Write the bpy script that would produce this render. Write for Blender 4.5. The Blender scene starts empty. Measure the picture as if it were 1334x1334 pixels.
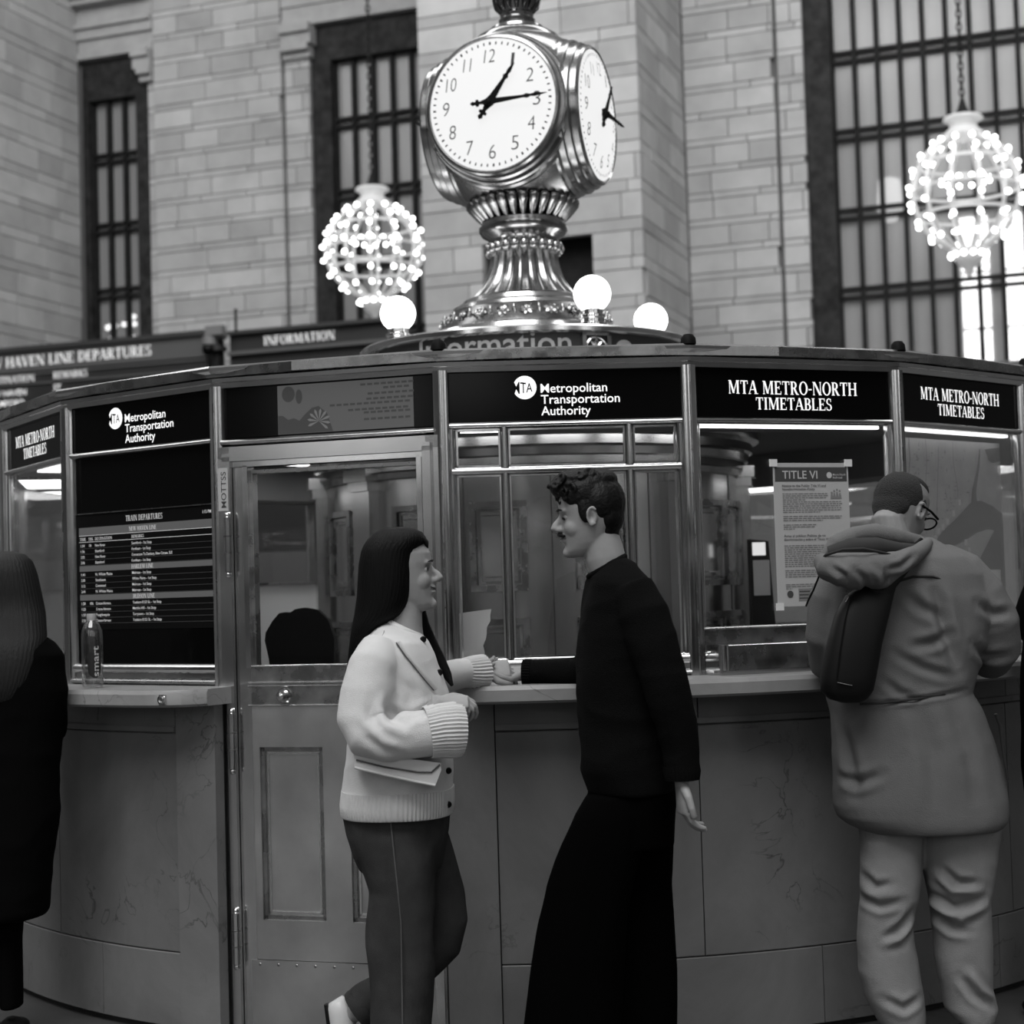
import bpy, bmesh, math, random
import numpy as np
from mathutils import Vector, Matrix, noise
random.seed(7)
PI = math.pi
scene = bpy.context.scene
COL = scene.collection
# ------------------------------------------------------------------ camera
F, PITCH, ROLL, CZ = 2229.378, .0475402, .0297357, 1.42
_c, _s, _cr, _sr = math.cos(PITCH), math.sin(PITCH), math.cos(ROLL), math.sin(ROLL)
cam_data = bpy.data.cameras.new('camera')
cam_data.sensor_width = 36.0
cam_data.lens = F / 1334 * 36.0
cam_data.clip_end = 300
cam_data.dof.use_dof = True
cam_data.dof.focus_distance = 5.05
cam_data.dof.aperture_fstop = 3.6
cam = bpy.data.objects.new('camera', cam_data)
COL.objects.link(cam)
_R, _U, _Fw = Vector((1, 0, 0)), Vector((0, -_s, _c)), Vector((0, _c, _s))
_r, _u = _R * _cr - _U * _sr, _R * _sr + _U * _cr
cam.matrix_world = Matrix(((_r.x, _u.x, -_Fw.x, 0), (_r.y, _u.y, -_Fw.y, 0), (_r.z, _u.z, -_Fw.z, CZ), (0, 0, 0, 1)))
scene.camera = cam
# ------------------------------------------------------------------ light
world = bpy.data.worlds.new('hall_ambient')
scene.world = world
world.use_nodes = True
world.node_tree.nodes['Background'].inputs[0].default_value = (.5, .5, .5, 1)
world.node_tree.nodes['Background'].inputs[1].default_value = .4
def area(name, loc, target, size, sizey, power):
    l = bpy.data.lights.new(name, 'AREA'); l.shape = 'RECTANGLE'; l.size = size; l.size_y = sizey; l.energy = power
    o = bpy.data.objects.new(name, l); COL.objects.link(o); o.location = loc
    o.rotation_euler = (Vector(target) - Vector(loc)).to_track_quat('-Z', 'Y').to_euler()
    return o
area('hall_vault_light', (-3, -4, 18), (0, 7, 0), 14, 12, 3400)
area('far_vault_light', (-3, 15, 19), (-3, 27, 4), 40, 10, 5200)
scene.view_settings.view_transform = 'Standard'
scene.view_settings.look = 'None'
scene.view_settings.exposure = 0.0
scene.view_settings.gamma = 1.0
scene.view_settings.use_curve_mapping = False

# ------------------------------------------------------------------ helpers
Z = Vector((0, 0, 1))
def at(u, v, y):
    du, dv = u - 667, v - 667
    a = du * _cr - dv * _sr; b = du * _sr + dv * _cr
    d = (a, F * _c + b * _s, F * _s - b * _c); t = y / d[1]
    return Vector((d[0] * t, y, CZ + d[2] * t))

class MB:
    def __init__(s): s.v = []; s.f = []
    def add(s, V, Fc):
        b = len(s.v); s.v += [tuple(p) for p in V]; s.f += [tuple(i + b for i in f) for f in Fc]; return s
    def box(s, o, X, Y, Zv, x0, x1, y0, y1, z0, z1):
        o = Vector(o)
        P = [o + X * x + Y * y + Zv * z for z in (z0, z1) for y in (y0, y1) for x in (x0, x1)]
        return s.add(P, [(0, 2, 3, 1), (4, 5, 7, 6), (0, 1, 5, 4), (2, 6, 7, 3), (0, 4, 6, 2), (1, 3, 7, 5)])
    def abox(s, x0, x1, y0, y1, z0, z1):
        return s.box((0, 0, 0), Vector((1, 0, 0)), Vector((0, 1, 0)), Z, x0, x1, y0, y1, z0, z1)
    def prism(s, poly, o, X, Y, Zv, z0, z1):
        o = Vector(o); n = len(poly)
        P = [o + X * p[0] + Y * p[1] + Zv * z for z in (z0, z1) for p in poly]
        Fc = [(i, (i + 1) % n, n + (i + 1) % n, n + i) for i in range(n)] + [tuple(range(n))[::-1], tuple(range(n, 2 * n))]
        return s.add(P, Fc)
    def flat(s, poly, o, X, Y):
        o = Vector(o)
        return s.add([o + X * p[0] + Y * p[1] for p in poly], [tuple(range(len(poly)))])
    def lathe(s, prof, c, n=48, a0=0, a1=2 * PI, axis=None):
        """prof: (r, h) along an axis frame (X, Y, Zv); angle 0 along X"""
        c = Vector(c); X, Y, Zv = axis or (Vector((1, 0, 0)), Vector((0, 1, 0)), Z)
        full = abs(a1 - a0 - 2 * PI) < 1e-6; m = n if full else n + 1
        P = []
        for i in range(m):
            a = a0 + (a1 - a0) * i / n
            d = X * math.cos(a) + Y * math.sin(a)
            P += [c + d * r + Zv * h for r, h in prof]
        k = len(prof); Fc = []
        for i in range(n):
            j = (i + 1) % m
            for q in range(k - 1):
                Fc.append((i * k + q, j * k + q, j * k + q + 1, i * k + q + 1))
        return s.add(P, Fc)
    def tube(s, pts, rad, n=8, up=None, cap=True):
        """pts list of Vector; rad list of r or (ra, rb): ra along side, rb along up"""
        pts = [Vector(p) for p in pts]; m = len(pts); P = []
        if not isinstance(rad, (list, tuple)): rad = [rad] * m
        prev = None
        for i in range(m):
            t = (pts[min(i + 1, m - 1)] - pts[max(i - 1, 0)]).normalized()
            u0 = Vector(up) if up is not None else (prev if prev is not None else (Z if abs(t.z) < .9 else Vector((1, 0, 0))))
            side = t.cross(u0)
            if side.length < 1e-5: side = t.cross(Vector((0, 1, 0)))
            side.normalize(); uu = side.cross(t).normalized(); prev = uu
            r = rad[i]; ra, rb = r if isinstance(r, (list, tuple)) else (r, r)
            P += [pts[i] + side * (ra * math.cos(2 * PI * k / n)) + uu * (rb * math.sin(2 * PI * k / n)) for k in range(n)]
        Fc = [(i * n + k, i * n + (k + 1) % n, (i + 1) * n + (k + 1) % n, (i + 1) * n + k) for i in range(m - 1) for k in range(n)]
        if cap: Fc += [tuple(range(n))[::-1], tuple(range((m - 1) * n, m * n))]
        return s.add(P, Fc)
    def ball(s, c, r, M=None, nu=16, nv=10):
        rx, ry, rz = r if isinstance(r, (list, tuple)) else (r, r, r); c = Vector(c); P = []
        M = M or Matrix.Identity(3)
        for j in range(1, nv):
            t = PI * j / nv
            for i in range(nu):
                a = 2 * PI * i / nu
                P.append(c + M @ Vector((rx * math.sin(t) * math.cos(a), ry * math.sin(t) * math.sin(a), rz * math.cos(t))))
        P += [c + M @ Vector((0, 0, rz)), c - M @ Vector((0, 0, rz))]
        Fc = [(j * nu + i, (j + 1) * nu + i, (j + 1) * nu + (i + 1) % nu, j * nu + (i + 1) % nu) for j in range(nv - 2) for i in range(nu)]
        T, B = (nv - 1) * nu, (nv - 1) * nu + 1
        Fc += [(i, (i + 1) % nu, T) for i in range(nu)] + [((nv - 2) * nu + (i + 1) % nu, (nv - 2) * nu + i, B) for i in range(nu)]
        return s.add(P, Fc)
    def mesh(s, name, mat=None, smooth=None):
        me = bpy.data.meshes.new(name); me.from_pydata(s.v, [], s.f); me.validate()
        bm = bmesh.new(); bm.from_mesh(me)
        if s.f: bmesh.ops.recalc_face_normals(bm, faces=bm.faces)
        bm.to_mesh(me); bm.free()
        if mat: me.materials.append(mat)
        if smooth:
            me.polygons.foreach_set('use_smooth', [True] * len(me.polygons)); me.set_sharp_from_angle(angle=math.radians(smooth))
        return me

def setp(o, label=None, cat=None, group=None, kind=None):
    if label: o['label'] = label
    if cat: o['category'] = cat
    if group: o['group'] = group
    if kind: o['kind'] = kind
    return o
def thing(name, label, cat, loc=(0, 0, 0), rz=0, group=None, kind=None):
    o = bpy.data.objects.new(name, None); COL.objects.link(o); o.empty_display_size = .1
    o.location = loc; o.rotation_euler = (0, 0, rz)
    return setp(o, label, cat, group, kind)
def link(name, me, parent=None, local=False, label=None):
    """local=False: the mesh is in world coordinates and stays there under its parent"""
    o = bpy.data.objects.new(name, me); COL.objects.link(o)
    if parent is not None:
        o.parent = parent
        if not local:
            o.matrix_parent_inverse = WORLD(parent).inverted()
    if label: o['label'] = label
    return o
def WORLD(o):
    B = Matrix.Translation(o.location) @ o.rotation_euler.to_matrix().to_4x4() @ Matrix.Diagonal((*o.scale, 1))
    if o.parent is None: return B
    return WORLD(o.parent) @ o.matrix_parent_inverse @ B
def part(name, mb, mat, parent, smooth=None, local=False, label=None):
    return link(name, mb.mesh(name, mat, smooth), parent, local, label)
def single(name, mb, mat, label, cat, smooth=None, group=None, kind=None):
    return setp(link(name, mb.mesh(name, mat, smooth)), label, cat, group, kind)
_unit = {}
def unitbox(mat):
    if mat.name not in _unit: _unit[mat.name] = MB().abox(-.5, .5, -.5, .5, -.5, .5).mesh('block', mat)
    return _unit[mat.name]
def block(name, mat, parent, centre, X, Y, size):
    """box object sharing one unit mesh; X, Y horizontal axes"""
    o = bpy.data.objects.new(name, unitbox(mat)); COL.objects.link(o)
    M = Matrix((( X.x, Y.x, 0, centre[0]), (X.y, Y.y, 0, centre[1]), (0, 0, 1, centre[2]), (0, 0, 0, 1))) @ Matrix.Diagonal((size[0], size[1], size[2], 1))
    if parent is not None:
        o.parent = parent; o.matrix_parent_inverse = WORLD(parent).inverted()
    loc, rot, sc = M.decompose(); o.location = loc; o.rotation_euler = rot.to_euler(); o.scale = sc
    return o

# ------------------------------------------------------------------ materials (black-and-white photograph: greys)
def nmat(name):
    m = bpy.data.materials.new(name); m.use_nodes = True; nt = m.node_tree
    return m, nt, nt.nodes['Principled BSDF']
def g(v): return (v, v, v, 1)
def mat(name, col, rough=.6, metal=0., spec=.5, var=0., vscale=5., bump=0., bscale=30., rvar=0., rand=0., sheen=0., coat=0., stretch=(1, 1, 1), emit=0.):
    m, nt, b = nmat(name); N = nt.nodes; L = nt.links
    b.inputs['Base Color'].default_value = g(col); b.inputs['Roughness'].default_value = rough
    b.inputs['Metallic'].default_value = metal; b.inputs['Specular IOR Level'].default_value = spec
    if sheen: b.inputs['Sheen Weight'].default_value = sheen
    if coat: b.inputs['Coat Weight'].default_value = coat
    if emit: b.inputs['Emission Color'].default_value = g(1); b.inputs['Emission Strength'].default_value = emit
    if var or bump or rvar or rand:
        tc = N.new('ShaderNodeTexCoord'); mp = N.new('ShaderNodeMapping'); mp.inputs['Scale'].default_value = stretch
        geo = N.new('ShaderNodeNewGeometry')
        L.new(geo.outputs['Position'], mp.inputs['Vector'])
        if var or rvar or rand:
            nz = N.new('ShaderNodeTexNoise'); nz.inputs['Scale'].default_value = vscale; nz.inputs['Detail'].default_value = 5; nz.inputs['Roughness'].default_value = .6
            L.new(mp.outputs[0], nz.inputs['Vector'])
            mr = N.new('ShaderNodeMapRange'); mr.inputs[1].default_value = .3; mr.inputs[2].default_value = .7
            mr.inputs[3].default_value = max(0, col * (1 - var)); mr.inputs[4].default_value = col * (1 + var)
            L.new(nz.outputs[0], mr.inputs[0]); src = mr.outputs[0]
            if rand:
                oi = N.new('ShaderNodeObjectInfo'); m2 = N.new('ShaderNodeMapRange'); m2.inputs[3].default_value = 1 - rand; m2.inputs[4].default_value = 1 + rand
                L.new(oi.outputs['Random'], m2.inputs[0]); mu = N.new('ShaderNodeMath'); mu.operation = 'MULTIPLY'
                L.new(src, mu.inputs[0]); L.new(m2.outputs[0], mu.inputs[1]); src = mu.outputs[0]
            L.new(src, b.inputs['Base Color'])
            if rvar:
                m3 = N.new('ShaderNodeMapRange'); m3.inputs[1].default_value = .3; m3.inputs[2].default_value = .7
                m3.inputs[3].default_value = max(.02, rough - rvar); m3.inputs[4].default_value = rough + rvar
                L.new(nz.outputs[0], m3.inputs[0]); L.new(m3.outputs[0], b.inputs['Roughness'])
        if bump:
            n2 = N.new('ShaderNodeTexNoise'); n2.inputs['Scale'].default_value = bscale; n2.inputs['Detail'].default_value = 4
            L.new(mp.outputs[0], n2.inputs['Vector'])
            bp = N.new('ShaderNodeBump'); bp.inputs['Strength'].default_value = bump; bp.inputs['Distance'].default_value = .01
            L.new(n2.outputs[0], bp.inputs['Height']); L.new(bp.outputs[0], b.inputs['Normal'])
    return m
def emis(name, strength, col=1., base=.02):
    m, nt, b = nmat(name)
    b.inputs['Base Color'].default_value = g(base); b.inputs['Specular IOR Level'].default_value = .2; b.inputs['Emission Color'].default_value = g(col); b.inputs['Emission Strength'].default_value = strength
    return m
def glassmat(name, tint=.92, refl=.06, rough=.02, body=None, top=.42):
    m, nt, b = nmat(name); N = nt.nodes; L = nt.links; out = N['Material Output']
    tr = N.new('ShaderNodeBsdfTransparent'); tr.inputs[0].default_value = g(tint)
    gl = N.new('ShaderNodeBsdfGlossy'); gl.inputs[0].default_value = g(1); gl.inputs['Roughness'].default_value = rough
    lw = N.new('ShaderNodeLayerWeight'); lw.inputs[0].default_value = .35
    mr = N.new('ShaderNodeMapRange'); mr.inputs[3].default_value = refl; mr.inputs[4].default_value = top
    L.new(lw.outputs['Fresnel'], mr.inputs[0]); mx = N.new('ShaderNodeMixShader')
    L.new(mr.outputs[0], mx.inputs[0])
    if body:
        df = N.new('ShaderNodeBsdfDiffuse'); df.inputs[0].default_value = g(body[0]); m2 = N.new('ShaderNodeMixShader'); m2.inputs[0].default_value = body[1]
        L.new(tr.outputs[0], m2.inputs[1]); L.new(df.outputs[0], m2.inputs[2]); L.new(m2.outputs[0], mx.inputs[1])
    else: L.new(tr.outputs[0], mx.inputs[1])
    L.new(gl.outputs[0], mx.inputs[2])
    L.new(mx.outputs[0], out.inputs[0]); N.remove(b); return m
def marble(name, col, vein=.35):
    m, nt, b = nmat(name); N = nt.nodes; L = nt.links
    geo = N.new('ShaderNodeNewGeometry')
    n1 = N.new('ShaderNodeTexNoise'); n1.inputs['Scale'].default_value = 2.2; n1.inputs['Detail'].default_value = 8; n1.inputs['Roughness'].default_value = .65; n1.inputs['Distortion'].default_value = .6
    L.new(geo.outputs['Position'], n1.inputs['Vector'])
    n2 = N.new('ShaderNodeTexNoise'); n2.inputs['Scale'].default_value = 4.5; n2.inputs['Detail'].default_value = 6; n2.inputs['Distortion'].default_value = 1.2
    L.new(geo.outputs['Position'], n2.inputs['Vector'])
    ab = N.new('ShaderNodeMath'); ab.operation = 'SUBTRACT'; ab.inputs[1].default_value = .5; L.new(n2.outputs[0], ab.inputs[0])
    a2 = N.new('ShaderNodeMath'); a2.operation = 'ABSOLUTE'; L.new(ab.outputs[0], a2.inputs[0])
    vm = N.new('ShaderNodeMapRange'); vm.inputs[1].default_value = 0; vm.inputs[2].default_value = .012; vm.inputs[3].default_value = 1; vm.inputs[4].default_value = 0; L.new(a2.outputs[0], vm.inputs[0])
    n3 = N.new('ShaderNodeTexNoise'); n3.inputs['Scale'].default_value = 3.1; n3.inputs['Detail'].default_value = 3; L.new(geo.outputs['Position'], n3.inputs['Vector'])
    gate = N.new('ShaderNodeMapRange'); gate.inputs[1].default_value = .52; gate.inputs[2].default_value = .66; L.new(n3.outputs[0], gate.inputs[0])
    vg = N.new('ShaderNodeMath'); vg.operation = 'MULTIPLY'; L.new(vm.outputs[0], vg.inputs[0]); L.new(gate.outputs[0], vg.inputs[1])
    base = N.new('ShaderNodeMapRange'); base.inputs[1].default_value = .3; base.inputs[2].default_value = .7; base.inputs[3].default_value = col * .78; base.inputs[4].default_value = col * 1.22; L.new(n1.outputs[0], base.inputs[0])
    oi = N.new('ShaderNodeObjectInfo'); rr = N.new('ShaderNodeMapRange'); rr.inputs[3].default_value = .93; rr.inputs[4].default_value = 1.07; L.new(oi.outputs['Random'], rr.inputs[0])
    mu = N.new('ShaderNodeMath'); mu.operation = 'MULTIPLY'; L.new(base.outputs[0], mu.inputs[0]); L.new(rr.outputs[0], mu.inputs[1])
    dk = N.new('ShaderNodeMapRange'); dk.inputs[3].default_value = 1; dk.inputs[4].default_value = 1 - vein * 1.7; L.new(vg.outputs[0], dk.inputs[0])
    m2 = N.new('ShaderNodeMath'); m2.operation = 'MULTIPLY'; L.new(mu.outputs[0], m2.inputs[0]); L.new(dk.outputs[0], m2.inputs[1])
    L.new(m2.outputs[0], b.inputs['Base Color']); b.inputs['Roughness'].default_value = .38; b.inputs['Specular IOR Level'].default_value = .35
    return m
M = {}
M['brass'] = mat('polished_brass', .62, .19, 1., var=.1, vscale=4, rvar=.04)
M['brass_dark'] = mat('aged_brass', .34, .28, 1., var=.35, vscale=9, rvar=.1)
M['brass_panel'] = mat('brushed_brass_sheet', .6, .36, 1., var=.16, vscale=3, rvar=.08)
M['drum'] = mat('drum_brass', .55, .2, 1., var=.07, vscale=2, rvar=.02)
M['brass_bright'] = mat('bright_brass', .78, .16, 1., var=.1, vscale=6, rvar=.05)
M['marble'] = marble('booth_marble', .17)
M['counter'] = marble('counter_marble', .26, .3)
M['joint'] = mat('dark_joint', .02, .9)
M['stone'] = mat('ashlar_stone', .36, .85, var=.12, vscale=1.6, bump=.2, bscale=9, rand=.16)
M['mortar'] = mat('mortar_joint', .13, .9)
M['trim'] = mat('carved_stone', .33, .85, var=.12, vscale=3, bump=.3, bscale=8)
M['iron'] = mat('dark_cast_iron', .014, .7, spec=.15, var=.3, vscale=7)
M['clock'] = mat('clock_brass', .4, .2, 1., var=.3, vscale=6, rvar=.06)
M['clock_dark'] = mat('clock_brass_dark', .2, .26, 1., var=.35, vscale=8, rvar=.06)
M['bronze_relief'] = mat('bronze_relief', .022, .7, spec=.15, var=.6, vscale=5, bump=1., bscale=7)
M['pane'] = glassmat('window_pane', .85, .015, .12, body=(.42, .45), top=.1)  # grey diffuse share paints in the hall's reflection on the glass
M['glass'] = glassmat('booth_glass', .97, .02, .01)
M['black'] = mat('black_glass', .003, .12, spec=.12)
M['blackmatte'] = mat('black_matte', .004, .6, spec=.1)
M['white_letter'] = emis('backlit_letter', 1.15)
M['dim_letter'] = emis('screen_letter', .55)
M['band_letter'] = mat('grey_letter', .42, .6)
M['far_letter'] = emis('far_board_letter', .95)
M['globe'] = emis('opal_globe', 5)
M['dial'] = emis('clock_dial', .85, base=.1)
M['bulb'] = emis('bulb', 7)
M['crystal'] = mat('glowing_glass_crystal', .5, .25, spec=.6, emit=.2)  # faint emission painted in to suggest the glow of the bulbs
M['floor'] = marble('floor_marble', .07, .3)
M['paper'] = mat('white_paper', .42, .8)
M['print'] = mat('print_dark', .05, .8)
M['printgrey'] = mat('print_grey', .2, .8)
M['ink_line'] = mat('print_light_text', .18, .8)

# ------------------------------------------------------------------ lettering
SANS = ['Metropolitan', 'Transportation', 'Authority', 'MTA', 'smart', 'TITLE VI', 'Metro-North', 'Railroads', 'Railroad', 'Notice to the Public: Title VI and', 'Nondiscrimination Policy',
        u'Aviso al p\u00fablico: Pol\u00edtica de no', u'discriminaci\u00f3n y sobre el T\u00edtulo VI', 'MOTTSS', 'MTA Railroads', 'nformation', 'I'] + [str(i) for i in range(1, 13)]
DEPT = [('New Haven', '1:34', '18', 'Stamford - 1st Stop'), ('Stamford', '1:36', '', 'Fordham - 1st Stop'), ('New Haven', '2:02', '', 'Connection To Danbury, New Canaan, SLE'), ('Stamford', '2:06', '', 'Fordham - 1st Stop'),
        ('N. White Plains', '1:41', '', 'Melrose - 1st Stop'), ('Southeast', '2:00', '', 'White Plains - 1st Stop'), ('Crestwood', '2:12', '', 'Melrose - 1st Stop'), ('N. White Plains', '2:41', '', 'Melrose - 1st Stop'),
        ('Croton-Harmon', '1:20', '106', 'Yonkers-E153 St. - 1st Stop'), ('Croton-Harmon', '1:20', '', 'Marble Hill - 1st Stop'), ('Poughkeepsie', '1:50', '', 'Tarrytown - 1st Stop'), ('Croton-Harmon', '2:20', '', 'Yonkers-E153 St. - 1st Stop')]
for r_ in DEPT: SANS += [x for x in r_ if x]
THIN = ['%d ' % i for i in range(1, 13)]
SANS += ['1:15 PM', 'NEW HAVEN', 'STAMFORD', 'ST']
BF = {}
def bake_text(strings):
    tmp = []
    for t in ['H'] + sorted(set(strings)):
        cu = bpy.data.curves.new('t', 'FONT'); cu.body = t; cu.size = 1; cu.resolution_u = 3; cu.offset = .008 if t not in THIN else -.012
        o = bpy.data.objects.new('t', cu); COL.objects.link(o); tmp.append((t, o, cu))
    dg = bpy.context.evaluated_depsgraph_get()
    for t, o, cu in tmp:
        me = bpy.data.meshes.new_from_object(o.evaluated_get(dg))
        v = [(p.co.x, p.co.y) for p in me.vertices]; f = [tuple(p.vertices) for p in me.polygons]
        BF[t] = (v, f); bpy.data.meshes.remove(me)
    h = max(p[1] for p in BF['H'][0])
    for t, o, cu in tmp:
        bpy.data.objects.remove(o); bpy.data.curves.remove(cu)
        v, f = BF[t]; x0 = min(p[0] for p in v)
        v = [((p[0] - x0) / h, p[1] / h) for p in v]; BF[t] = (v, f, max(p[0] for p in v))
bake_text(SANS + THIN)
def sans(t, h, width=None):
    """2D verts, faces of a sans text of cap height h (x scaled to the given width)"""
    v, f, w = BF[t]; k = (width / w) if width else h
    return [(p[0] * k, p[1] * h) for p in v], f, w * k
# a small slab-less roman capital alphabet drawn from strokes (cap height 1)
TK, TN, SF = .17, .07, .07
def _stem(x, w=TK, y0=0, y1=1, st=True, sb=True):
    q = [[(x, y0), (x + w, y0), (x + w, y1), (x, y1)]]
    if sb: q.append([(x - SF, y0), (x + w + SF, y0), (x + w + SF, y0 + .05), (x - SF, y0 + .05)])
    if st: q.append([(x - SF, y1 - .05), (x + w + SF, y1 - .05), (x + w + SF, y1), (x - SF, y1)])
    return q
def _diag(x0, y0, x1, y1, w): return [[(x0, y0), (x0 + w, y0), (x1 + w, y1), (x1, y1)]]
def _bar(x0, x1, y, t=TN): return [[(x0, y), (x1, y), (x1, y + t), (x0, y + t)]]
def _arc(cx, cy, rx, ry, a0, a1, tk=TK, tn=TN, n=12):
    q = []
    for i in range(n):
        A = [math.radians(a0 + (a1 - a0) * k / n) for k in (i, i + 1)]
        o = [(cx + rx * math.cos(a), cy + ry * math.sin(a)) for a in A]; p = [(cx + (rx - tk) * math.cos(a), cy + (ry - tn) * math.sin(a)) for a in A]
        q.append([o[0], o[1], p[1], p[0]])
    return q
GL = {
 'A': (.86, _diag(0, 0, .38, 1, .07) + _diag(.62, 0, .34, 1, .18) + _bar(.17, .66, .3, .06) + _bar(-.04, .2, 0, .05) + _bar(.54, .9, 0, .05)),
 'B': (.72, _stem(.08) + _arc(.36, .74, .28, .26, -90, 90) + _arc(.36, .26, .33, .28, -90, 90) + _bar(.2, .4, .93) + _bar(.2, .4, .47) + _bar(.2, .4, 0)),
 'C': (.8, _arc(.44, .5, .42, .52, 45, 315)), 'D': (.86, _stem(.08) + _arc(.36, .5, .46, .5, -90, 90) + _bar(.2, .4, .93) + _bar(.2, .4, 0)),
 'E': (.72, _stem(.08) + _bar(.2, .64, .93) + _bar(.2, .5, .48) + _bar(.2, .68, 0) + _bar(.59, .64, .76, .2) + _bar(.63, .68, .02, .22) + _bar(.46, .5, .38, .26)),
 'F': (.66, _stem(.08) + _bar(.2, .62, .93) + _bar(.2, .48, .48) + _bar(.57, .62, .76, .2) + _bar(.45, .49, .38, .26)),
 'H': (.92, _stem(.08) + _stem(.66) + _bar(.2, .7, .47)), 'I': (.4, _stem(.1)), 'K': (.86, _stem(.08) + _diag(.24, .42, .62, 1, .07) + _diag(.62, 0, .3, .55, .2) + _bar(.5, .88, 0, .05) + _bar(.5, .8, .95, .05)),
 'L': (.68, _stem(.08) + _bar(.2, .64, 0) + _bar(.59, .64, .02, .24)),
 'M': (1.12, _stem(.1, TN) + _diag(.42, .05, .1, 1, .18) + _diag(.46, .05, .82, 1, .07) + _stem(.84) + _bar(.02, .26, .95, .05)),
 'N': (.95, _stem(.1, TN) + _diag(.68, 0, .1, 1, .19) + _stem(.78, TN) + _bar(.02, .26, .95, .05)),
 'O': (.9, _arc(.45, .5, .43, .52, 0, 360, n=20)), 'P': (.68, _stem(.08) + _arc(.34, .72, .3, .28, -90, 90) + _bar(.2, .4, .93) + _bar(.2, .4, .44)),
 'R': (.82, _stem(.08) + _arc(.36, .73, .28, .27, -90, 90) + _bar(.2, .4, .93) + _bar(.2, .4, .46) + _diag(.58, 0, .3, .48, .19) + _bar(.58, .84, 0, .05)),
 'S': (.62, _arc(.31, .75, .27, .27, 40, 270, .13, .07) + _arc(.31, .26, .29, .28, -140, 90, .14, .07) + _bar(.47, .52, .72, .26) + _bar(.05, .1, .02, .26)),
 'T': (.78, _stem(.3, st=False) + _bar(.03, .74, .93) + _bar(.03, .08, .74, .22) + _bar(.69, .74, .74, .22)),
 'U': (.9, _stem(.08, TK, .3, 1, sb=False) + _stem(.74, TN, .3, 1, sb=False) + _arc(.445, .32, .365, .34, 180, 360, .12, .09)),
 'V': (.86, _diag(.34, 0, .02, 1, .18) + _diag(.42, 0, .72, 1, .07) + _bar(-.04, .3, .95, .05) + _bar(.62, .88, .95, .05)),
 'W': (1.2, _diag(.28, 0, .02, 1, .17) + _diag(.34, 0, .56, 1, .06) + _diag(.78, 0, .52, 1, .17) + _diag(.86, 0, 1.1, 1, .06) + _bar(-.04, .3, .95, .05) + _bar(1, 1.22, .95, .05)),
 '-': (.36, _bar(.03, .33, .36, .1)), ' ': (.4, [])}
def serif(t, h, width=None):
    x = 0; P = []
    for ch in t:
        w, q = GL[ch]; P += [[(a + x, b) for a, b in poly] for poly in q]; x += w + .05
    x -= .05; k = (width / x) if width else h
    V_, F_ = [], []
    for poly in P:
        b = len(V_); V_ += [(a * k, c * h) for a, c in poly]; F_.append(tuple(range(b, b + len(poly))))
    return V_, F_, x * k
def put(mb, t2, o, X, Y, x, y, centre=False, rot=0):
    v, f, w = t2; o = Vector(o); ca, sa = math.cos(rot), math.sin(rot)
    if centre: x -= w / 2
    mb.add([o + X * (x + p[0] * ca - p[1] * sa) + Y * (y + p[0] * sa + p[1] * ca) for p in v], f); return mb
def disc(r, n=28, a0=0, a1=2 * PI): return [(r * math.cos(a0 + (a1 - a0) * i / n), r * math.sin(a0 + (a1 - a0) * i / n)) for i in range(n if abs(a1 - a0 - 2 * PI) < 1e-6 else n + 1)]

# ================================================================== the hall
NY = math.radians(20)
WN, WA = Vector((math.sin(NY), math.cos(NY), 0)), Vector((math.cos(NY), -math.sin(NY), 0))   # far wall: depth direction, along-wall direction
def wp(a, d, z): return WN * d + WA * a + Z * z
floor = single('floor', MB().abox(-40, 40, -22, 55, -.3, 0), M['floor'], None, None, kind='structure')
wall_back = setp(link('wall_back', MB().box((0, 0, 0), WA, WN, Z, -34, 24, 29.25, 29.8, 13.2, 17).mesh('wall_back', M['stone'])), kind='structure')
bk = MB()
for a0, a1, z0, z1 in ((-34, -19.55, 0, 17), (-17.98, -14.42, 0, 13.2), (-19.55, -17.98, 0, 5.2), (-14.42, -10.95, 0, 5.2), (-10.95, -5.02, 0, 13.2), (-5.02, 8, 0, 5.0), (8, 24, 0, 13.2)):
    bk.box((0, 0, 0), WA, WN, Z, a0, a1, 29.12, 29.8, z0, z1)
bk_o = part('wall_core', bk, M['mortar'], wall_back)
wall_front = setp(link('wall_front', MB().abox(-40, 40, -23, -22, 0, 20).mesh('wall_front', mat('hall_stone', .3, .9, var=.1))), kind='structure')
wall_left = setp(link('wall_left', MB().abox(-41, -40, -22, 55, 0, 20).mesh('wall_left', M['stone'])), kind='structure')
wall_right = setp(link('wall_right', MB().abox(40, 41, -22, 55, 0, 20).mesh('wall_right', M['stone'])), kind='structure')
# unseen glowing windows added behind the camera for the brass to reflect
for i, x in enumerate((-24, -12, 0, 12, 24)):
    w = setp(link('window_%d' % (i + 5), MB().abox(x - 2.2, x + 2.2, -21.99, -21.9, 5, 17).mesh('window', M['iron'])), kind='structure')
    for c in range(4):
        for r in range(5):
            block('pane', emis('added_bright_pane', 2.5) if not (i or c or r) else bpy.data.materials['added_bright_pane'], w, (x - 1.62 + c * 1.08, -21.87, 6.2 + r * 2.4), Vector((1, 0, 0)), Vector((0, 1, 0)), (.98, .03, 2.2))

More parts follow.
